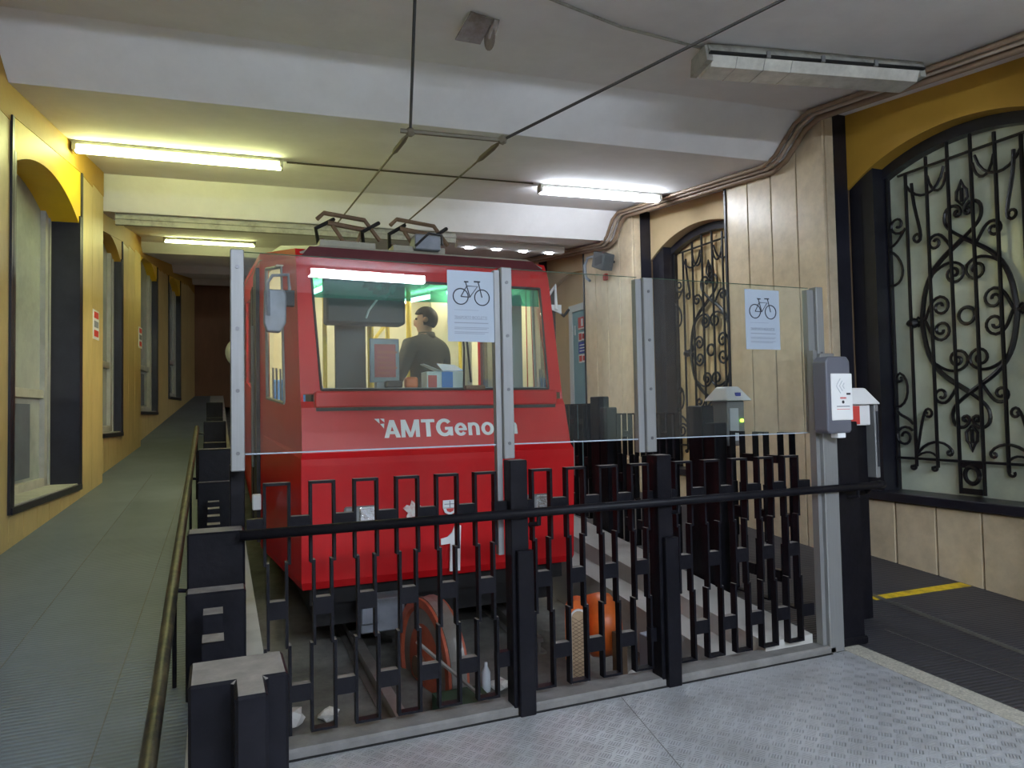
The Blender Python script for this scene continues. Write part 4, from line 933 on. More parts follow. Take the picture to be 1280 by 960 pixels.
bm = bmesh.new(); hexa(bm, [(1.49,5.32,1.925),(1.64,5.33,1.872),(1.64,5.48,1.872),(1.50,5.46,1.93),(1.49,5.32,1.929),(1.64,5.33,1.876),(1.64,5.48,1.876),(1.50,5.46,1.934)]); part('flap', bm, 'boxwhite', t)
bm = bmesh.new(); hexa(bm, [(1.65,5.34,1.872),(1.83,5.34,1.872),(1.80,5.5,1.93),(1.65,5.5,1.94),(1.65,5.34,1.876),(1.83,5.34,1.876),(1.80,5.5,1.934),(1.65,5.5,1.944)]); part('flap', bm, 'boxblue', t)
t = mesh_thing('orange_pouch', bevel(B(1.36, 1.46, 5.36, 5.44, 1.743, 1.83), 0.02, 2), 'orange', 'small orange pouch lying on the dashboard', 'pouch')
t = mesh_thing('black_radio', bevel(B(1.20, 1.33, 5.33, 5.41, 1.743, 1.80), 0.012), 'rubber', 'small black radio lying on the dashboard', 'radio')

# ---- driver
def person():
    bx, by, fz = 1.80, 6.35, 0.775
    V = []; Rr = []; E = []
    def add(p, r, parent=None):
        V.append(p); Rr.append(r); i = len(V)-1
        if parent is not None: E.append((parent, i))
        return i
    pel = add((0, 0, 0.92), (0.17, 0.13)); sp = add((0, 0.01, 1.10), (0.165, 0.125), pel); ch = add((0, 0.01, 1.30), (0.215, 0.145), sp); up = add((0, 0.015, 1.42), (0.19, 0.12), ch)
    nk = add((-0.01, 0.0, 1.51), (0.06, 0.06), up); hd0 = add((-0.015, -0.01, 1.57), (0.072, 0.08), nk); hd1 = add((-0.02, -0.01, 1.645), (0.078, 0.094), hd0); hd2 = add((-0.02, -0.0, 1.71), (0.06, 0.075), hd1)
    for s in (-1, 1):
        sh = add((s*0.215, 0.01, 1.40), (0.085, 0.085), up); el = add((s*0.30, -0.03, 1.15), (0.068, 0.068), sh)
        wr_ = add((s*0.20, -0.24, 1.02), (0.04, 0.04), el); ha = add((s*0.18, -0.33, 1.00), (0.045, 0.022), wr_)
        for k, (dx, L_) in enumerate(((-0.03, 0.07), (-0.01, 0.085), (0.01, 0.08), (0.03, 0.06))):
            f1 = add((s*0.18+dx, -0.33-L_*0.55, 0.985), (0.011, 0.011), ha); add((s*0.18+dx, -0.33-L_, 0.955), (0.009, 0.009), f1)
        th = add((s*0.18-s*0.05, -0.335, 0.99), (0.012, 0.012), wr_); add((s*0.18-s*0.06, -0.38, 0.975), (0.01, 0.01), th)
        hp = add((s*0.10, 0.0, 0.86), (0.10, 0.11), pel); kn = add((s*0.11, -0.02, 0.47), (0.065, 0.07), hp); an = add((s*0.115, 0.02, 0.09), (0.045, 0.05), kn); add((s*0.12, -0.14, 0.045), (0.045, 0.035), an)
    me = bpy.data.meshes.new('person'); me.from_pydata(V, E, [])
    tmp = bpy.data.objects.new('person_tmp', me); COL.objects.link(tmp)
    sk = tmp.modifiers.new('skin', 'SKIN'); sk.use_smooth_shade = True
    for i, r in enumerate(Rr): me.skin_vertices[0].data[i].radius = r
    for i in range(len(V)): me.skin_vertices[0].data[i].use_root = (i == 0)
    sb = tmp.modifiers.new('sub', 'SUBSURF'); sb.levels = 2; sb.render_levels = 2
    dg = bpy.context.evaluated_depsgraph_get(); dg.update()
    body = bpy.data.meshes.new_from_object(tmp.evaluated_get(dg)); bpy.data.objects.remove(tmp)
    body.name = 'person'; body.materials.clear()
    for k in ('jacket', 'skin', 'trouser'): body.materials.append(M[k])
    # nose and face shaping
    for v in body.vertices:
        if v.co.z > 1.56 and v.co.y < -0.07 and abs(v.co.x+0.02) < 0.022 and 1.60 < v.co.z < 1.655: v.co.y -= 0.022
    for p in body.polygons:
        c = p.center; p.use_smooth = True
        p.material_index = 1 if (c.z > 1.515 and abs(c.x) < 0.13) or (c.y < -0.27 and c.z < 1.06 and c.z > 0.8) else (2 if c.z < 0.90 else 0)
    HR = Matrix.Rotation(math.radians(42), 3, 'Z')                # head turned to the shoulder
    for v in body.vertices:
        if v.co.z > 1.50 and abs(v.co.x) < 0.14:
            k = min(1.0, (v.co.z-1.50)/0.05); v.co = v.co.lerp(HR @ v.co, k)
    zmin = min(v.co.z for v in body.vertices)
    for v in body.vertices: v.co.z -= zmin
    dz = -zmin
    o = link('person', body, None, (bx, by, fz)); o.rotation_euler = (0, 0, math.radians(-148)); WL[o] = Vector((0, 0, 0))
    tagit(o, 'person in dark olive jacket with short dark hair standing in the driving cab', 'person')
    def turn(bm): bmesh.ops.rotate(bm, verts=list(bm.verts), cent=(0, 0, 0), matrix=HR)
    # hair: cap over back and top
    bm = bmesh.new(); bmesh.ops.create_uvsphere(bm, u_segments=24, v_segments=16, radius=1.0)
    for v in bm.verts:
        c = v.co; v.co = Vector((c.x*0.094-0.02, c.y*0.112+0.008, c.z*0.115+1.665+dz))
    kill = [v for v in bm.verts if (v.co.y < -0.035 and v.co.z < 1.70+dz) or v.co.z < 1.575+dz]
    bmesh.ops.delete(bm, geom=kill, context='VERTS')
    turn(bm); h = part('hair', bm, 'hair', o, smooth=True); solid(h, 0.012)
    for s in (-1, 1):
        bm = bmesh.new(); lathe(bm, [(0.006, 0), (0.022, 0.006), (0.026, 0.016), (0.012, 0.02)], (s*0.083-0.02, 0.0, 1.645+dz), (s, 0.2, 0), 10); turn(bm); part('ear', bm, 'skin', o, smooth=True)
        bm = bmesh.new(); bmesh.ops.create_uvsphere(bm, u_segments=8, v_segments=6, radius=0.011, matrix=Matrix.Translation((s*0.03-0.02, -0.082, 1.66+dz))); turn(bm); part('eye', bm, 'ink', o, smooth=True)
    bm = B(-0.045, 0.005, -0.093, -0.085, 1.592+dz, 1.599+dz); turn(bm); part('mouth', bm, 'signred', o)
    bm = bmesh.new(); lathe(bm, [(0.078, 0), (0.085, 0.02), (0.075, 0.06), (0.068, 0.06)], (-0.01, 0.005, 1.475+dz), (0, 0, 1), 16); part('collar', bm, 'jacket', o, smooth=True)
person()

# ================================================================== PIT EQUIPMENT
tr = thing('track', 'pair of steel rails on the pit floor under the car', 'track', (XC, 8, 0.0))
for x in (0.97, 2.21):
    bm = bmesh.new()
    ys = [3.6 if x < 1.5 else 4.85, 5.2, 7.0, 14.0]
    for a, b in zip(ys, ys[1:]):
        for w_, z0, z1 in ((0.06, 0.0, 0.015), (0.012, 0.015, 0.085), (0.034, 0.085, 0.12)):
            hexa(bm, [(x-w_,a,zp(a)+z0),(x+w_,a,zp(a)+z0),(x+w_,b,zp(b)+z0),(x-w_,b,zp(b)+z0),(x-w_,a,zp(a)+z1),(x+w_,a,zp(a)+z1),(x+w_,b,zp(b)+z1),(x-w_,b,zp(b)+z1)])
    part('rail', bm, 'rail', tr)
def sheave(name, c, ax, R, w_, m, rim, label, group=None):
    t = thing(name, label, 'pulley', (c[0], c[1], c[2]-R), group)
    bm = bmesh.new(); lathe(bm, [(R*0.25, -w_*0.5), (R*0.80, -w_*0.28), (R*0.86, -w_*0.5), (R*0.98, -w_*0.5), (R*0.98, w_*0.5), (R*0.86, w_*0.5), (R*0.80, w_*0.28), (R*0.25, w_*0.5)], c, ax, 40); part('disc', bm, m, t, smooth=False)
    bm = bmesh.new(); lathe(bm, [(R*0.9, -w_*0.36), (R*1.0, -w_*0.36), (R*0.985, 0), (R*1.0, w_*0.36), (R*0.9, w_*0.36)], c, ax, 40); part('rim_liner', bm, rim, t)
    bm = bmesh.new(); lathe(bm, [(R*0.16, -w_*0.8), (R*0.16, w_*0.8)], c, ax, 16); part('hub', bm, 'brown', t)
    return t
sheave('cable_pulley', (1.33, 4.66, -0.12), (0.97, 0.12, 0), 0.44, 0.14, 'redwheel', 'rail', 'large faded red cable pulley between the rails in the pit')
t = thing('buffer_pad', 'tan hatched pad with white rim and orange surround standing in the pit', 'buffer', (2.16, 4.12, zp(4.12)))
FX = Vector((0.885, -0.465, 0)); FN = Vector((-0.465, -0.885, 0)); C0 = Vector((2.16, 4.12, 0))
def rounded(w_, z0, z1, n=12):
    r = w_/2; return [(-r, z0), (r, z0)] + [(r*math.cos(math.pi*i/n), z1-r+r*math.sin(math.pi*i/n)) for i in range(n+1)]
def pad_slab(w_, z0, z1, d0, d1, dx=0.0):
    bm = bmesh.new(); P_ = rounded(w_, z0, z1); A_ = [bm.verts.new(C0 + FX*(u+dx) + FN*d0 + Vector((0, 0, v))) for u, v in P_]; B_ = [bm.verts.new(C0 + FX*(u+dx) + FN*d1 + Vector((0, 0, v))) for u, v in P_]
    bm.faces.new(A_); bm.faces.new(list(reversed(B_)))
    for i in range(len(A_)): bm.faces.new((A_[i], A_[(i+1) % len(A_)], B_[(i+1) % len(A_)], B_[i]))
    return bm
part('surround', pad_slab(0.155, -0.05, 0.325, -0.12, 0.0, -0.012), 'orange', t)
part('rim', pad_slab(0.108, -0.27, 0.272, 0.0, 0.012), 'white', t)
part('pad', pad_slab(0.094, -0.275, 0.26, 0.004, 0.020), 'tan', t)
bm = bmesh.new()
for k in range(-2, 20):
    z0 = -0.26+0.024*k
    for sg in (-1, 1):
        a_, b_ = (z0, z0+0.05) if sg > 0 else (z0+0.05, z0)
        if max(a_, b_) < 0.225 and min(a_, b_) > -0.275: tube(bm, [C0 + FX*-0.044 + FN*0.0205 + Vector((0, 0, a_)), C0 + FX*0.044 + FN*0.0205 + Vector((0, 0, b_))], 0.002, 4)
part('pad_hatching', bm, 'brown', t, kind='stuff')
t = thing('guide_roller', 'rounded orange guide roller on a brown post in the pit', 'roller', (2.36, 4.2, -0.26))
bm = bmesh.new(); lathe(bm, [(0.06, -0.11), (0.15, -0.105), (0.20, -0.07), (0.21, 0.0), (0.20, 0.07), (0.15, 0.105), (0.06, 0.11)], (2.40, 4.27, 0.10), (0.97, -0.2, 0), 32); part('roller', bm, 'orange', t, smooth=True)
bm = bmesh.new(); box(bm, 2.36, 2.44, 4.00, 4.05, -0.275, 0.12); part('post', bm, 'brown', t)
bm = bmesh.new(); tube(bm, [(2.27, 4.29, 0.10), (2.54, 4.25, 0.10)], 0.02, 8); part('axle', bm, 'rail', t)
t = mesh_thing('steel_bar', tube(bmesh.new(), [(1.10, 4.16, 0.20), (1.43, 3.86, -0.10)], 0.012, 6), 'rail', 'thin steel bar leaning beside the red pulley', 'bar')
mesh_thing('green_plate', B(1.20, 1.50, 3.95, 4.20, -0.275, -0.13), 'greenpaint', 'dark green steel plate on the pit floor under the red pulley', 'plate')
bm = bmesh.new(); lathe(bm, [(0.028, 0), (0.03, 0.02), (0.03, 0.12), (0.012, 0.16), (0.012, 0.185)], (1.62, 4.4, zp(4.4)), (0, 0, 1), 12); mesh_thing('plastic_bottle', bm, 'bottle', 'clear plastic bottle standing in the pit behind the first gate post', 'bottle', smooth=True)
mesh_thing('blue_crate', bevel(B(2.72, 2.86, 4.12, 4.30, zp(4.2), zp(4.2)+0.26), 0.006), 'signblue' if False else 'paper', 'pale blue box on the pit floor by the right kerb', 'box')
random.seed(11)
for k, (x, y, s_) in enumerate(((0.40, 4.42, 0.10), (0.62, 4.40, 0.07), (1.72, 4.40, 0.07), (2.62, 4.20, 0.05), (0.40, 5.0, 0.06))):
    bm = bmesh.new(); bmesh.ops.create_icosphere(bm, subdivisions=2, radius=s_)
    for v in bm.verts: v.co *= random.uniform(0.72, 1.1); v.co.z *= 0.55
    bmesh.ops.translate(bm, verts=list(bm.verts), vec=(x, y, zp(y)+s_*0.42))
    mesh_thing('crumpled_litter', bm, 'debris', ('crumpled pale litter at the left end behind the gate', 'small pale litter scrap second from the left behind the gate', 'pale litter scrap by the first gate post', 'small pale litter scrap near the second gate post', 'pale litter scrap beside the left kerb')[k], 'litter', 'litter in the pit', 'thing')
part('pit_wall', B(0.13, 3.6, 3.54, 3.56, -0.4, 0.03), 'concrete', pit)

# ================================================================== FRONT GATE
TH, DP = 0.0125, 0.046
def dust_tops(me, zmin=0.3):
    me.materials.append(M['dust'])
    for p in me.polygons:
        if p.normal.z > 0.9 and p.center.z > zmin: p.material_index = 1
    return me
def pair_mesh(name='baluster', top=1.24, hw=0.060):
    bm = bmesh.new(); a, b = hw, hw-0.013
    def bar(x0, x1, z0, z1): box(bm, min(x0, x1), max(x0, x1), 0, DP, z0, z1)
    for s in (-1, 1):
        bar(s*a, s*(a-TH), 0.863, top); bar(s*b, s*(b-TH), 0.483, 0.875); bar(s*a, s*(a-TH), 0.10, 0.495)
    bar(-a, a, 0.088, 0.10)
    bar(-b+TH, b-TH, 0.62, 0.70)
    bar(-a, a, top-TH, top)
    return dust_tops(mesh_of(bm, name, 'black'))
PAIR = pair_mesh()
def conn_mesh(w_, z0, z1):
    bm = bmesh.new(); box(bm, -w_/2, w_/2, 0.002, DP-0.002, z0, z1); return dust_tops(mesh_of(bm, 'connector_block', 'black'))
CONNS = [conn_mesh(0.088, 1.03, 1.082), conn_mesh(0.088, 0.236, 0.312)]
GY = 3.45
gate = thing('gate', 'black iron gate of stepped bars with round handrail across the track end', 'gate', (1.85, GY, 0.045))
def put_pair(parent, x, y, z=0.0, rot=0.0, sc=None):
    inst('baluster', PAIR, parent, (x, y, z), rot, sc)
GP = [0.264+0.2045*i for i in range(6)] + [1.607+0.2035*i for i in range(4)] + [2.515+0.2025*i for i in range(5)]
for x in GP: put_pair(gate, x, GY)
for a, b in zip(GP, GP[1:]):
    if b-a < 0.22:
        for me in CONNS: inst('connector_block', me, gate, ((a+b)/2, GY, 0))
for x, w_ in ((0.168, 0.07), (1.372, 0.08), (1.527, 0.06), (2.292, 0.06), (2.43, 0.06), (3.43, 0.09)):
    for z0, z1 in ((1.03, 1.082), (0.236, 0.312)): part('connector_block', B(x-w_/2, x+w_/2, GY+0.002, GY+DP-0.002, z0, z1), 'black', gate)
def stepped_post(parent, x0, x1, y0, y1, z0, ztop):
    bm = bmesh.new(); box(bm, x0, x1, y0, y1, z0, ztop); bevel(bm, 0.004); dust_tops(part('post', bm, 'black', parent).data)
    bm = bmesh.new(); box(bm, x0+0.02, x1+0.012, y0-0.035, y0+0.002, z0, ztop-0.46); bevel(bm, 0.004); part('post_rib', bm, 'black', parent)
stepped_post(gate, 1.405, 1.502, GY-0.045, GY+0.045, 0.0, 1.295)
stepped_post(gate, 2.302, 2.398, GY-0.045, GY+0.06, 0.0, 1.285)
bm = bmesh.new(); box(bm, 3.715, 3.90, GY-0.0, GY+0.16, 0.0, 1.44); bevel(bm, 0.006); part('end_post', bm, 'black', gate)
bm = bmesh.new(); box(bm, 3.70, 3.92, GY-0.012, GY+0.17, 0.0, 0.05); bevel(bm, 0.01); part('post_foot', bm, 'black', gate)
bm = bmesh.new(); tube(bm, [(0.10, GY-0.075, 1.025), (3.98, GY-0.075, 1.025), (4.04, GY-0.06, 1.025), (4.075, GY-0.01, 1.022), (4.08, GY+0.06, 1.01), (4.08, GY+0.12, 0.96)], 0.0235, 12); part('handrail', bm, 'black', gate, 'round black handrail', smooth=True)
bm = bmesh.new(); tube(bm, [(4.08, GY+0.12, 0.96), (3.9, GY+0.14, 0.95)], 0.0225, 10); part('handrail_return', bm, 'black', gate, smooth=True)
for x in (1.55, 2.42, 3.80):
    bm = bmesh.new(); tube(bm, [(x, GY-0.075, 1.02), (x, GY-0.07, 0.965), (x-0.03, GY-0.02, 0.955)], 0.014, 8); part('handrail_bracket', bm, 'black', gate)

bm = bmesh.new(); box(bm, 0.066, 0.132, GY+0.16, GY+0.23, 0.2, 1.325); bevel(bm, 0.005); part('corner_post', bm, 'black', gate)
# ---- glass screen
gs = thing('glass_screen', 'clear glass screen with brushed steel posts standing above the gate', 'glass screen', (1.85, GY+0.06, 1.0))
GYS = GY+0.055
def channel(x0, x1, z0, z1, depth=0.035, bolts=4, lab=None):
    bm = bmesh.new(); box(bm, x0, x1, GYS-depth, GYS+0.03, z0, z1); bevel(bm, 0.004); c = part('post', bm, 'steel', gs, lab)
    for k in range(bolts):
        z = z0 + (z1-z0)*(0.08 + 0.84*k/max(1, bolts-1)); bm = bmesh.new(); lathe(bm, [(0.009, -0.004), (0.009, 0.001)], ((x0+x1)/2, GYS-depth, z), (0, 1, 0), 10); part('bolt', bm, 'steel_bolt', c)
channel(0.068, 0.128, 1.30, 2.317); channel(1.402, 1.462, 1.30, 2.314); channel(2.285, 2.350, 1.30, 2.308); channel(3.60, 3.66, 1.85, 2.318, bolts=1)
for x0, x1 in ((1.370, 1.40), (2.245, 2.283), (3.545, 3.598)):
    bm = B(x0, x1, GYS-0.012, GYS+0.03, 0.80 if x0 < 2 else (1.30 if x0 < 3 else 1.38), 2.30); part('channel_edge', bm, 'steel', gs)
for a, b in ((0.13, 1.385), (1.465, 2.262), (2.352, 3.57)):
    bm = B(a, b, GYS, GYS+0.010, 1.378, 2.312); p = part('pane', bm, 'glass', gs)
    part('pane_edge', B(a, b, GYS-0.0015, GYS+0.0115, 1.372, 1.378), 'paper', p)
    part('pane_edge', B(a, b, GYS-0.0005, GYS+0.0105, 2.312, 2.3145), 'greenpaint', p)
bm = bmesh.new(); box(bm, 3.545, 3.665, GY-0.05, GY+0.03, 0.0, 1.88); bevel(bm, 0.005); part('tall_post', bm, 'steel', gs, 'tall brushed steel post')
part('post_side', B(3.515, 3.545, GY-0.02, GY+0.03, 0.0, 1.90), 'steel', gs)

# ---- bicycle posters
def poster(x0, x1, z0, z1, label):
    y = GYS-0.003; t = thing('poster', label, 'poster', ((x0+x1)/2, y, z0), 'bicycle notices on the glass screen')
    part('sheet', B(x0, x1, y-0.001, y+0.0005, z0, z1), 'paper', t)
    W_ = x1-x0; Hh = z1-z0; yy = y-0.002
    f = lambda u, v: (x0+W_*u, yy, z1-Hh*v)
    def stroke(nm, P, r=0.0027, closed=False):
        bm = bmesh.new(); tube(bm, [f(*p) for p in P], r, 6, closed=closed); part(nm, bm, 'ink', t)
    ax = Hh/W_
    for cu, cv in ((0.28, 0.365), (0.735, 0.37)):
        stroke('bicycle_wheel', [(cu+0.158*math.cos(i*math.pi/14), cv+0.158/ax*math.sin(i*math.pi/14)) for i in range(28)], 0.0030, True)
    stroke('bicycle_frame', [(0.285, 0.365), (0.475, 0.37), (0.64, 0.215), (0.41, 0.215), (0.285, 0.365)]); stroke('bicycle_frame', [(0.475, 0.37), (0.385, 0.155)]); stroke('bicycle_frame', [(0.735, 0.37), (0.655, 0.15)])
    stroke('bicycle_saddle', [(0.355, 0.155), (0.445, 0.155)], 0.0036); stroke('bicycle_handlebar', [(0.565, 0.148), (0.695, 0.148)], 0.0036)
    text_part('title', 'TRASPORTO BICICLETTE', 0.02, 'inkgrey', t, f(0.14, 0.675), (1, 0, 0), (0, 0, 1), 0.0003, width=W_*0.70)
    part('title_underline', B(f(0.14, 0)[0], f(0.84, 0)[0], yy-0.0005, yy+0.0005, f(0, 0.685)[2], f(0, 0.681)[2]), 'inkgrey', t)
    for v, u1, k in ((0.555, 0.66, 0.6), (0.735, 0.86, 1.6), (0.80, 0.87, 1.0), (0.82, 0.83, 1.0), (0.865, 0.86, 1.0), (0.885, 0.78, 1.0)):
        part('text_line', B(f(0.14, 0)[0], f(u1, 0)[0], yy-0.0005, yy+0.0005, f(0, v)[2]-0.0014*k, f(0, v)[2]+0.0012*k), 'inkgrey', t)
poster(1.112, 1.372, 1.916, 2.288, 'bicycle transport notice on the glass in front of the windshield')
poster(3.045, 3.318, 1.907, 2.283, 'bicycle transport notice on the glass near the hand sanitiser')

# ---- sanitiser dispenser
DX = lambda x: 3.572 + (x-3.6075)*0.93
t = thing('hand_sanitiser_dispenser', 'grey and white hand sanitiser dispenser on the tall steel post', 'dispenser', (DX(3.60), GY-0.05, 1.37))
bm = bmesh.new(); prism(bm, [(DX(3.50), 1.39), (DX(3.515), 1.375), (DX(3.70), 1.375), (DX(3.715), 1.39), (DX(3.715), 1.82), (DX(3.69), 1.852), (DX(3.53), 1.852), (DX(3.50), 1.82)], 'y', GY-0.16, GY-0.05); bevel(bm, 0.01, 2); part('body', bm, 'plasticgrey', t)
part('front_plate', bevel(B(DX(3.535), DX(3.722), GY-0.168, GY-0.158, 1.455, 1.745), 0.004), 'white', t)
part('nozzle', bevel(B(DX(3.60), DX(3.67), GY-0.15, GY-0.09, 1.345, 1.376), 0.004), 'white', t)
yy = GY-0.1695
for k in range(3):
    s_ = 0.045-0.014*k; xq = DX(3.625)-0.012+0.016*k; bm = bmesh.new(); tube(bm, [(xq, yy, 1.668+s_), (xq-s_*0.75, yy, 1.668), (xq, yy, 1.668-s_)], 0.0022, 6); part('logo_stripe', bm, 'bottle', t)
bm = bmesh.new(); lathe(bm, [(0.010, 0), (0.010, 0.002)], (DX(3.633), yy, 1.568), (0, 1, 0), 14); part('sensor_dot', bm, 'ink', t)
part('indicator', B(DX(3.665), DX(3.70), yy, yy+0.002, 1.612, 1.624), 'ink', t)
for k in range(5): part('print_mark', B(DX(3.608+0.011*k), DX(3.616+0.011*k), yy, yy+0.001, 1.588, 1.598), 'signred', t)
part('text_line', B(DX(3.575), DX(3.69), yy, yy+0.001, 1.538, 1.544), 'inkgrey', t); part('text_line', B(DX(3.575), DX(3.69), yy, yy+0.001, 1.522, 1.525), 'signred', t)

# ---- ticket validators
def validator(x, y, z0, label, led):
    t = thing('ticket_validator', label, 'validator', (x, y, z0), 'ticket validators by the right fence')
    part('cabinet', bevel(B(x-0.085, x+0.085, y-0.10, y+0.10, z0, z0+0.36), 0.008), 'steel', t)
    bm = bmesh.new(); hexa(bm, [(x-0.13,y-0.15,z0+0.36),(x+0.13,y-0.15,z0+0.36),(x+0.13,y+0.15,z0+0.36),(x-0.13,y+0.15,z0+0.36),(x-0.06,y-0.07,z0+0.475),(x+0.06,y-0.07,z0+0.475),(x+0.06,y+0.07,z0+0.475),(x-0.06,y+0.07,z0+0.475)]); bevel(bm, 0.012, 2); part('hood', bm, 'white', t)
    part('slot_panel', B(x-0.065, x+0.02, y-0.104, y-0.10, z0+0.04, z0+0.30), 'bottle', t)
    part('logo', B(x-0.02, x+0.03, y-0.125, y-0.115, z0+0.395, z0+0.425), 'signblue', t)
    bm = bmesh.new(); lathe(bm, [(0.014, 0), (0.012, 0.012)], (x+0.05, y-0.112, z0+0.20), (0, -1, 0) if False else (0, 1, 0), 12); part('indicator_light', bm, 'green_led' if led else 'rubber', t)
    part('stand', B(x-0.03, x+0.03, y-0.03, y+0.03, zright(y), z0), 'black', t)
validator(3.86, 4.68, 1.24, 'white hooded ticket validator with green light behind the fence', True)
t = thing('ticket_reader', 'white hooded ticket reader with red panel behind the dispenser', 'validator', (4.27, 3.9, 0.0), 'ticket validators by the right fence')
bm = bmesh.new(); hexa(bm, [(4.12,3.72,1.55),(4.45,3.72,1.55),(4.45,4.0,1.55),(4.12,4.0,1.55),(4.14,3.76,1.67),(4.34,3.76,1.67),(4.34,3.96,1.67),(4.14,3.96,1.67)]); bevel(bm, 0.012, 2); part('hood', bm, 'white', t)
part('cabinet', bevel(B(4.13, 4.38, 3.76, 3.96, 1.40, 1.55), 0.006), 'white', t); part('red_panel', B(4.15, 4.27, 3.755, 3.76, 1.41, 1.54), 'signred', t)
part('side_arm', bevel(B(4.40, 4.44, 3.74, 3.95, 1.02, 1.55), 0.006), 'steel', t); part('arm_strip', B(4.41, 4.43, 3.735, 3.74, 1.10, 1.50), 'ink', t)
part('pedestal', B(4.16, 4.38, 3.80, 3.94, 0.0, 1.40), 'black', t)

# ================================================================== SIDE FENCES
rf = thing('track_fence', 'black stepped iron fence along the right side of the track', 'fence', (3.6, 5.5, 0.0), 'iron fences beside the track')
def fence_run(parent, x, y0, y1, zf, top):
    n = max(1, int((y1-y0)/0.2)); w_ = (y1-y0)/n
    for k in range(n):
        y = y0+w_*(k+0.5); k_ = (top-zf)/1.24; put_pair(parent, x, y, zf, math.pi/2, (1, 1, k_))
        if k < n-1:
            for me in CONNS: inst('connector_block', me, parent, (x, y+w_/2, zf), math.pi/2, (w_/0.2*0.95, 1, k_))
def side_post(parent, x, y, zf, top, w_=0.12):
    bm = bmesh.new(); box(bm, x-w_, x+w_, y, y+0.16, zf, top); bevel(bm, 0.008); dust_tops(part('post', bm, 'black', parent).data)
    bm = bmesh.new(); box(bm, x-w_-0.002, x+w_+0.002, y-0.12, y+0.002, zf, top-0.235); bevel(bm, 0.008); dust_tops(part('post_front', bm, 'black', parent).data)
fence_run(rf, 3.63, 3.66, 4.40, 0.10, 1.37); fence_run(rf, 3.63, 4.98, 6.02, 0.20, 1.51); fence_run(rf, 3.63, 6.50, 7.72, 0.33, 1.615); fence_run(rf, 3.63, 8.2, 9.4, 0.45, 1.73)
def rpost(y, zf, t1, t2):
    bm = bmesh.new(); box(bm, 3.53, 3.65, y+0.15, y+0.33, zf, t2); bevel(bm, 0.008); part('post', bm, 'black', rf)
    bm = bmesh.new(); box(bm, 3.53, 3.65, y, y+0.14, zf, t1); bevel(bm, 0.008); part('post_front', bm, 'black', rf)
rpost(4.44, 0.06, 1.43, 1.565); rpost(6.06, 0.2, 1.57, 1.68); rpost(7.78, 0.3, 1.69, 1.80)
fence_l = thing('track_fence', 'low black iron fence with stepped posts along the left ramp edge', 'fence', (0.0, 5.5, 0.3), 'iron fences beside the track')
for y, top in ((3.45, 1.037), (5.75, 1.31), (8.75, 1.50), (12.0, 1.775)): side_post(fence_l, 0.005, y, zr(y)-0.1, top, 0.118)
for y0, y1 in ((2.42, 3.30), (3.68, 5.6), (5.98, 8.6), (8.98, 11.9)):
    n = max(1, int((y1-y0)/0.22)); w_ = (y1-y0)/n
    for k in range(n):
        y = y0+w_*(k+0.5); b = inst('baluster', PAIR, fence_l, (0.03, y, zr(y)-0.02), math.pi/2, (0.9, 1.6, 0.36))
# near end post: T-shaped block with worn dusty top
ep = thing('end_post', 'short black T-shaped post with worn dusty top in the left foreground', 'post', (0.06, 2.15, 0.0))
def tpoly(g): return [(-0.066-g, 2.06-g), (0.045-g, 2.06-g), (0.045-g, 1.93-g), (0.125+g, 1.93-g), (0.125+g, 2.06-g), (0.185+g, 2.06-g), (0.185+g, 2.26+g), (-0.066-g, 2.26+g)]
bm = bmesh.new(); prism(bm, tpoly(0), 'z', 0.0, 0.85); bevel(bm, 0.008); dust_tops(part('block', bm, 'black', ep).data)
# handrail on the ramp
hr = thing('ramp_handrail', 'worn dark handrail with painted golden highlights along the left ramp', 'handrail', (-0.17, 5.0, 0.4))
path = [(-0.17, 1.2, 0.50), (-0.17, 1.9, 0.57), (-0.17, 2.6, 0.655), (-0.17, 3.42, 0.80), (-0.17, 5.44, 1.07), (-0.17, 8.15, 1.44)]
bm = bmesh.new(); tube(bm, path, 0.024, 12); part('rail', bm, 'goldrail', hr, smooth=True)
for y in (2.1, 3.5, 5.8, 7.9):
    z = interp([(p[1], p[2]) for p in path], y)-0.02; bm = bmesh.new(); tube(bm, [(-0.17, y, z), (-0.10, y, z-0.01)], 0.010, 6); part('bracket', bm, 'black', hr)
    bm = bmesh.new(); tube(bm, [(-0.165, y, z), (-0.165, y, zr(y)-0.02)], 0.010, 6); part('stanchion', bm, 'black', hr)

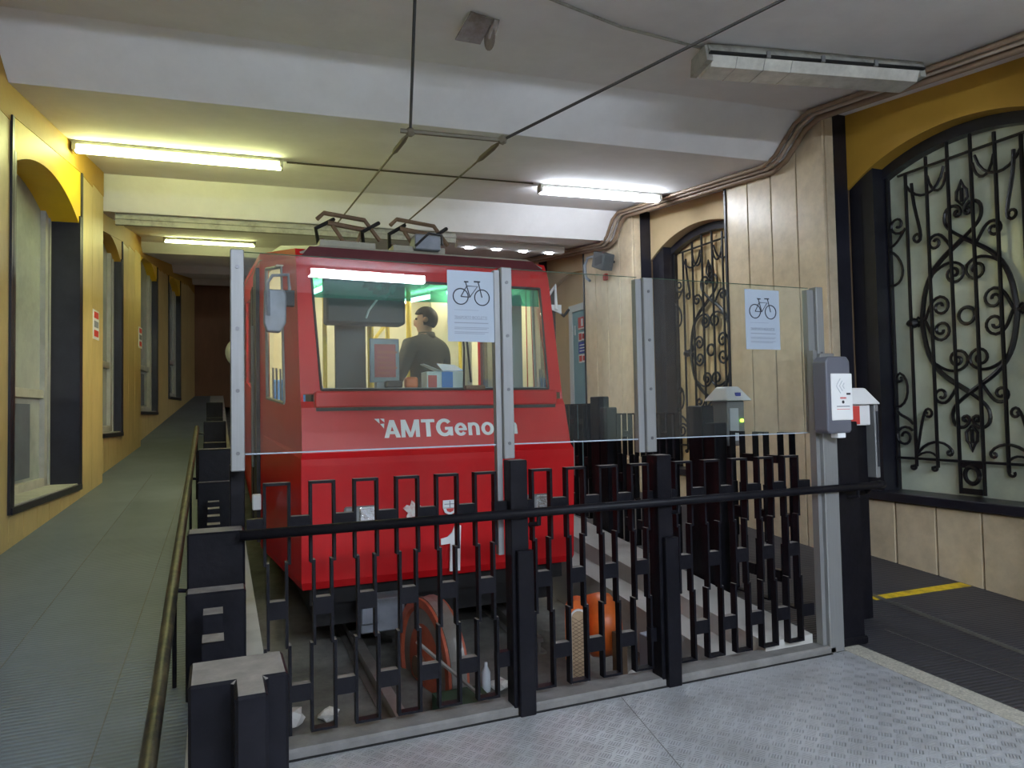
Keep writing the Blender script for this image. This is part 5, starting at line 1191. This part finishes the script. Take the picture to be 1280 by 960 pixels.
# ================================================================== SMALL WALL ITEMS
bm = bmesh.new(); hexa(bm, [(4.73,4.07,zright(4.07)),(5.78,4.04,zright(4.04)),(5.78,4.14,zright(4.14)),(4.73,4.15,zright(4.15)),(4.73,4.07,zright(4.07)+0.003),(5.78,4.04,zright(4.04)+0.003),(5.78,4.14,zright(4.14)+0.003),(4.73,4.15,zright(4.15)+0.003)])
mesh_thing('floor_tape', bm, 'yellowtape', 'scuffed yellow tape strip on the dark floor by the right wall', 'tape')
t = thing('wall_loudspeaker', 'dark boxy loudspeaker on the stone pilaster under the ceiling', 'loudspeaker', (5.42, 9.1, 3.6))
bm = bmesh.new(); box(bm, 5.22, 5.40, 8.95, 9.28, 3.62, 3.86); bmesh.ops.rotate(bm, verts=list(bm.verts), cent=(5.3, 9.1, 3.74), matrix=Matrix.Rotation(0.35, 3, 'X')); bevel(bm, 0.01); part('cabinet', bm, 'interior_d', t)
part('bracket', tube(bmesh.new(), [(5.40, 9.1, 3.74), (5.495, 9.1, 3.74)], 0.02, 8), 'rubber', t); part('grille', B(5.215, 5.22, 9.0, 9.2, 3.68, 3.80), 'ink', t)
mesh_thing('alarm_button', bevel(B(5.44, 5.495, 9.28, 9.36, 3.50, 3.60), 0.01), 'signred', 'small red alarm box on the pilaster under the loudspeaker', 'alarm box')
bm = bmesh.new(); tube(bm, [(5.46, 9.6, 3.93), (5.46, 9.85, 3.95), (5.46, 9.95, 3.85), (5.46, 9.92, 3.65), (5.46, 9.80, 3.58)], 0.022, 8); mesh_thing('conduit_loop', bm, 'paper', 'white cable loop at the top of the far pilaster', 'cable', smooth=True)
for t0, off, zz, lab in ((2.62, 0.0, 2.42, 'small printed notice on the yellow wall between the first two left windows'), (5.9, -0.12, 2.62, 'small printed notice on the yellow wall before the third left window')):
    w_ = thing('wall_notice', lab, 'sign', lw(t0, off, zz), 'small notices on the left wall')
    bm = bmesh.new(); lbox(bm, t0, t0+0.25, off, off+0.006, zz, zz+0.32); part('sheet', bm, 'boxwhite', w_)
    for k, mm in enumerate(('signred', 'inkgrey', 'signred')):
        bm = bmesh.new(); lbox(bm, t0+0.03, t0+0.22, off+0.006, off+0.008, zz+0.03+0.1*k, zz+0.10+0.1*k); part('print_block', bm, mm, w_)
# white disc standing in for an unidentified pale shape beside the car
bm = bmesh.new(); lathe(bm, [(0.27, 0), (0.29, 0.02), (0.20, 0.07), (0.1, 0.09), (0.01, 0.095)], (0.47, 14.0, 2.72), (0.1, -1, 0), 28); 
mesh_thing('pale_disc', bm, 'white', 'round pale stand-in disc beside the far end of the car', 'mirror', smooth=True)
bpy.context.view_layer.update()
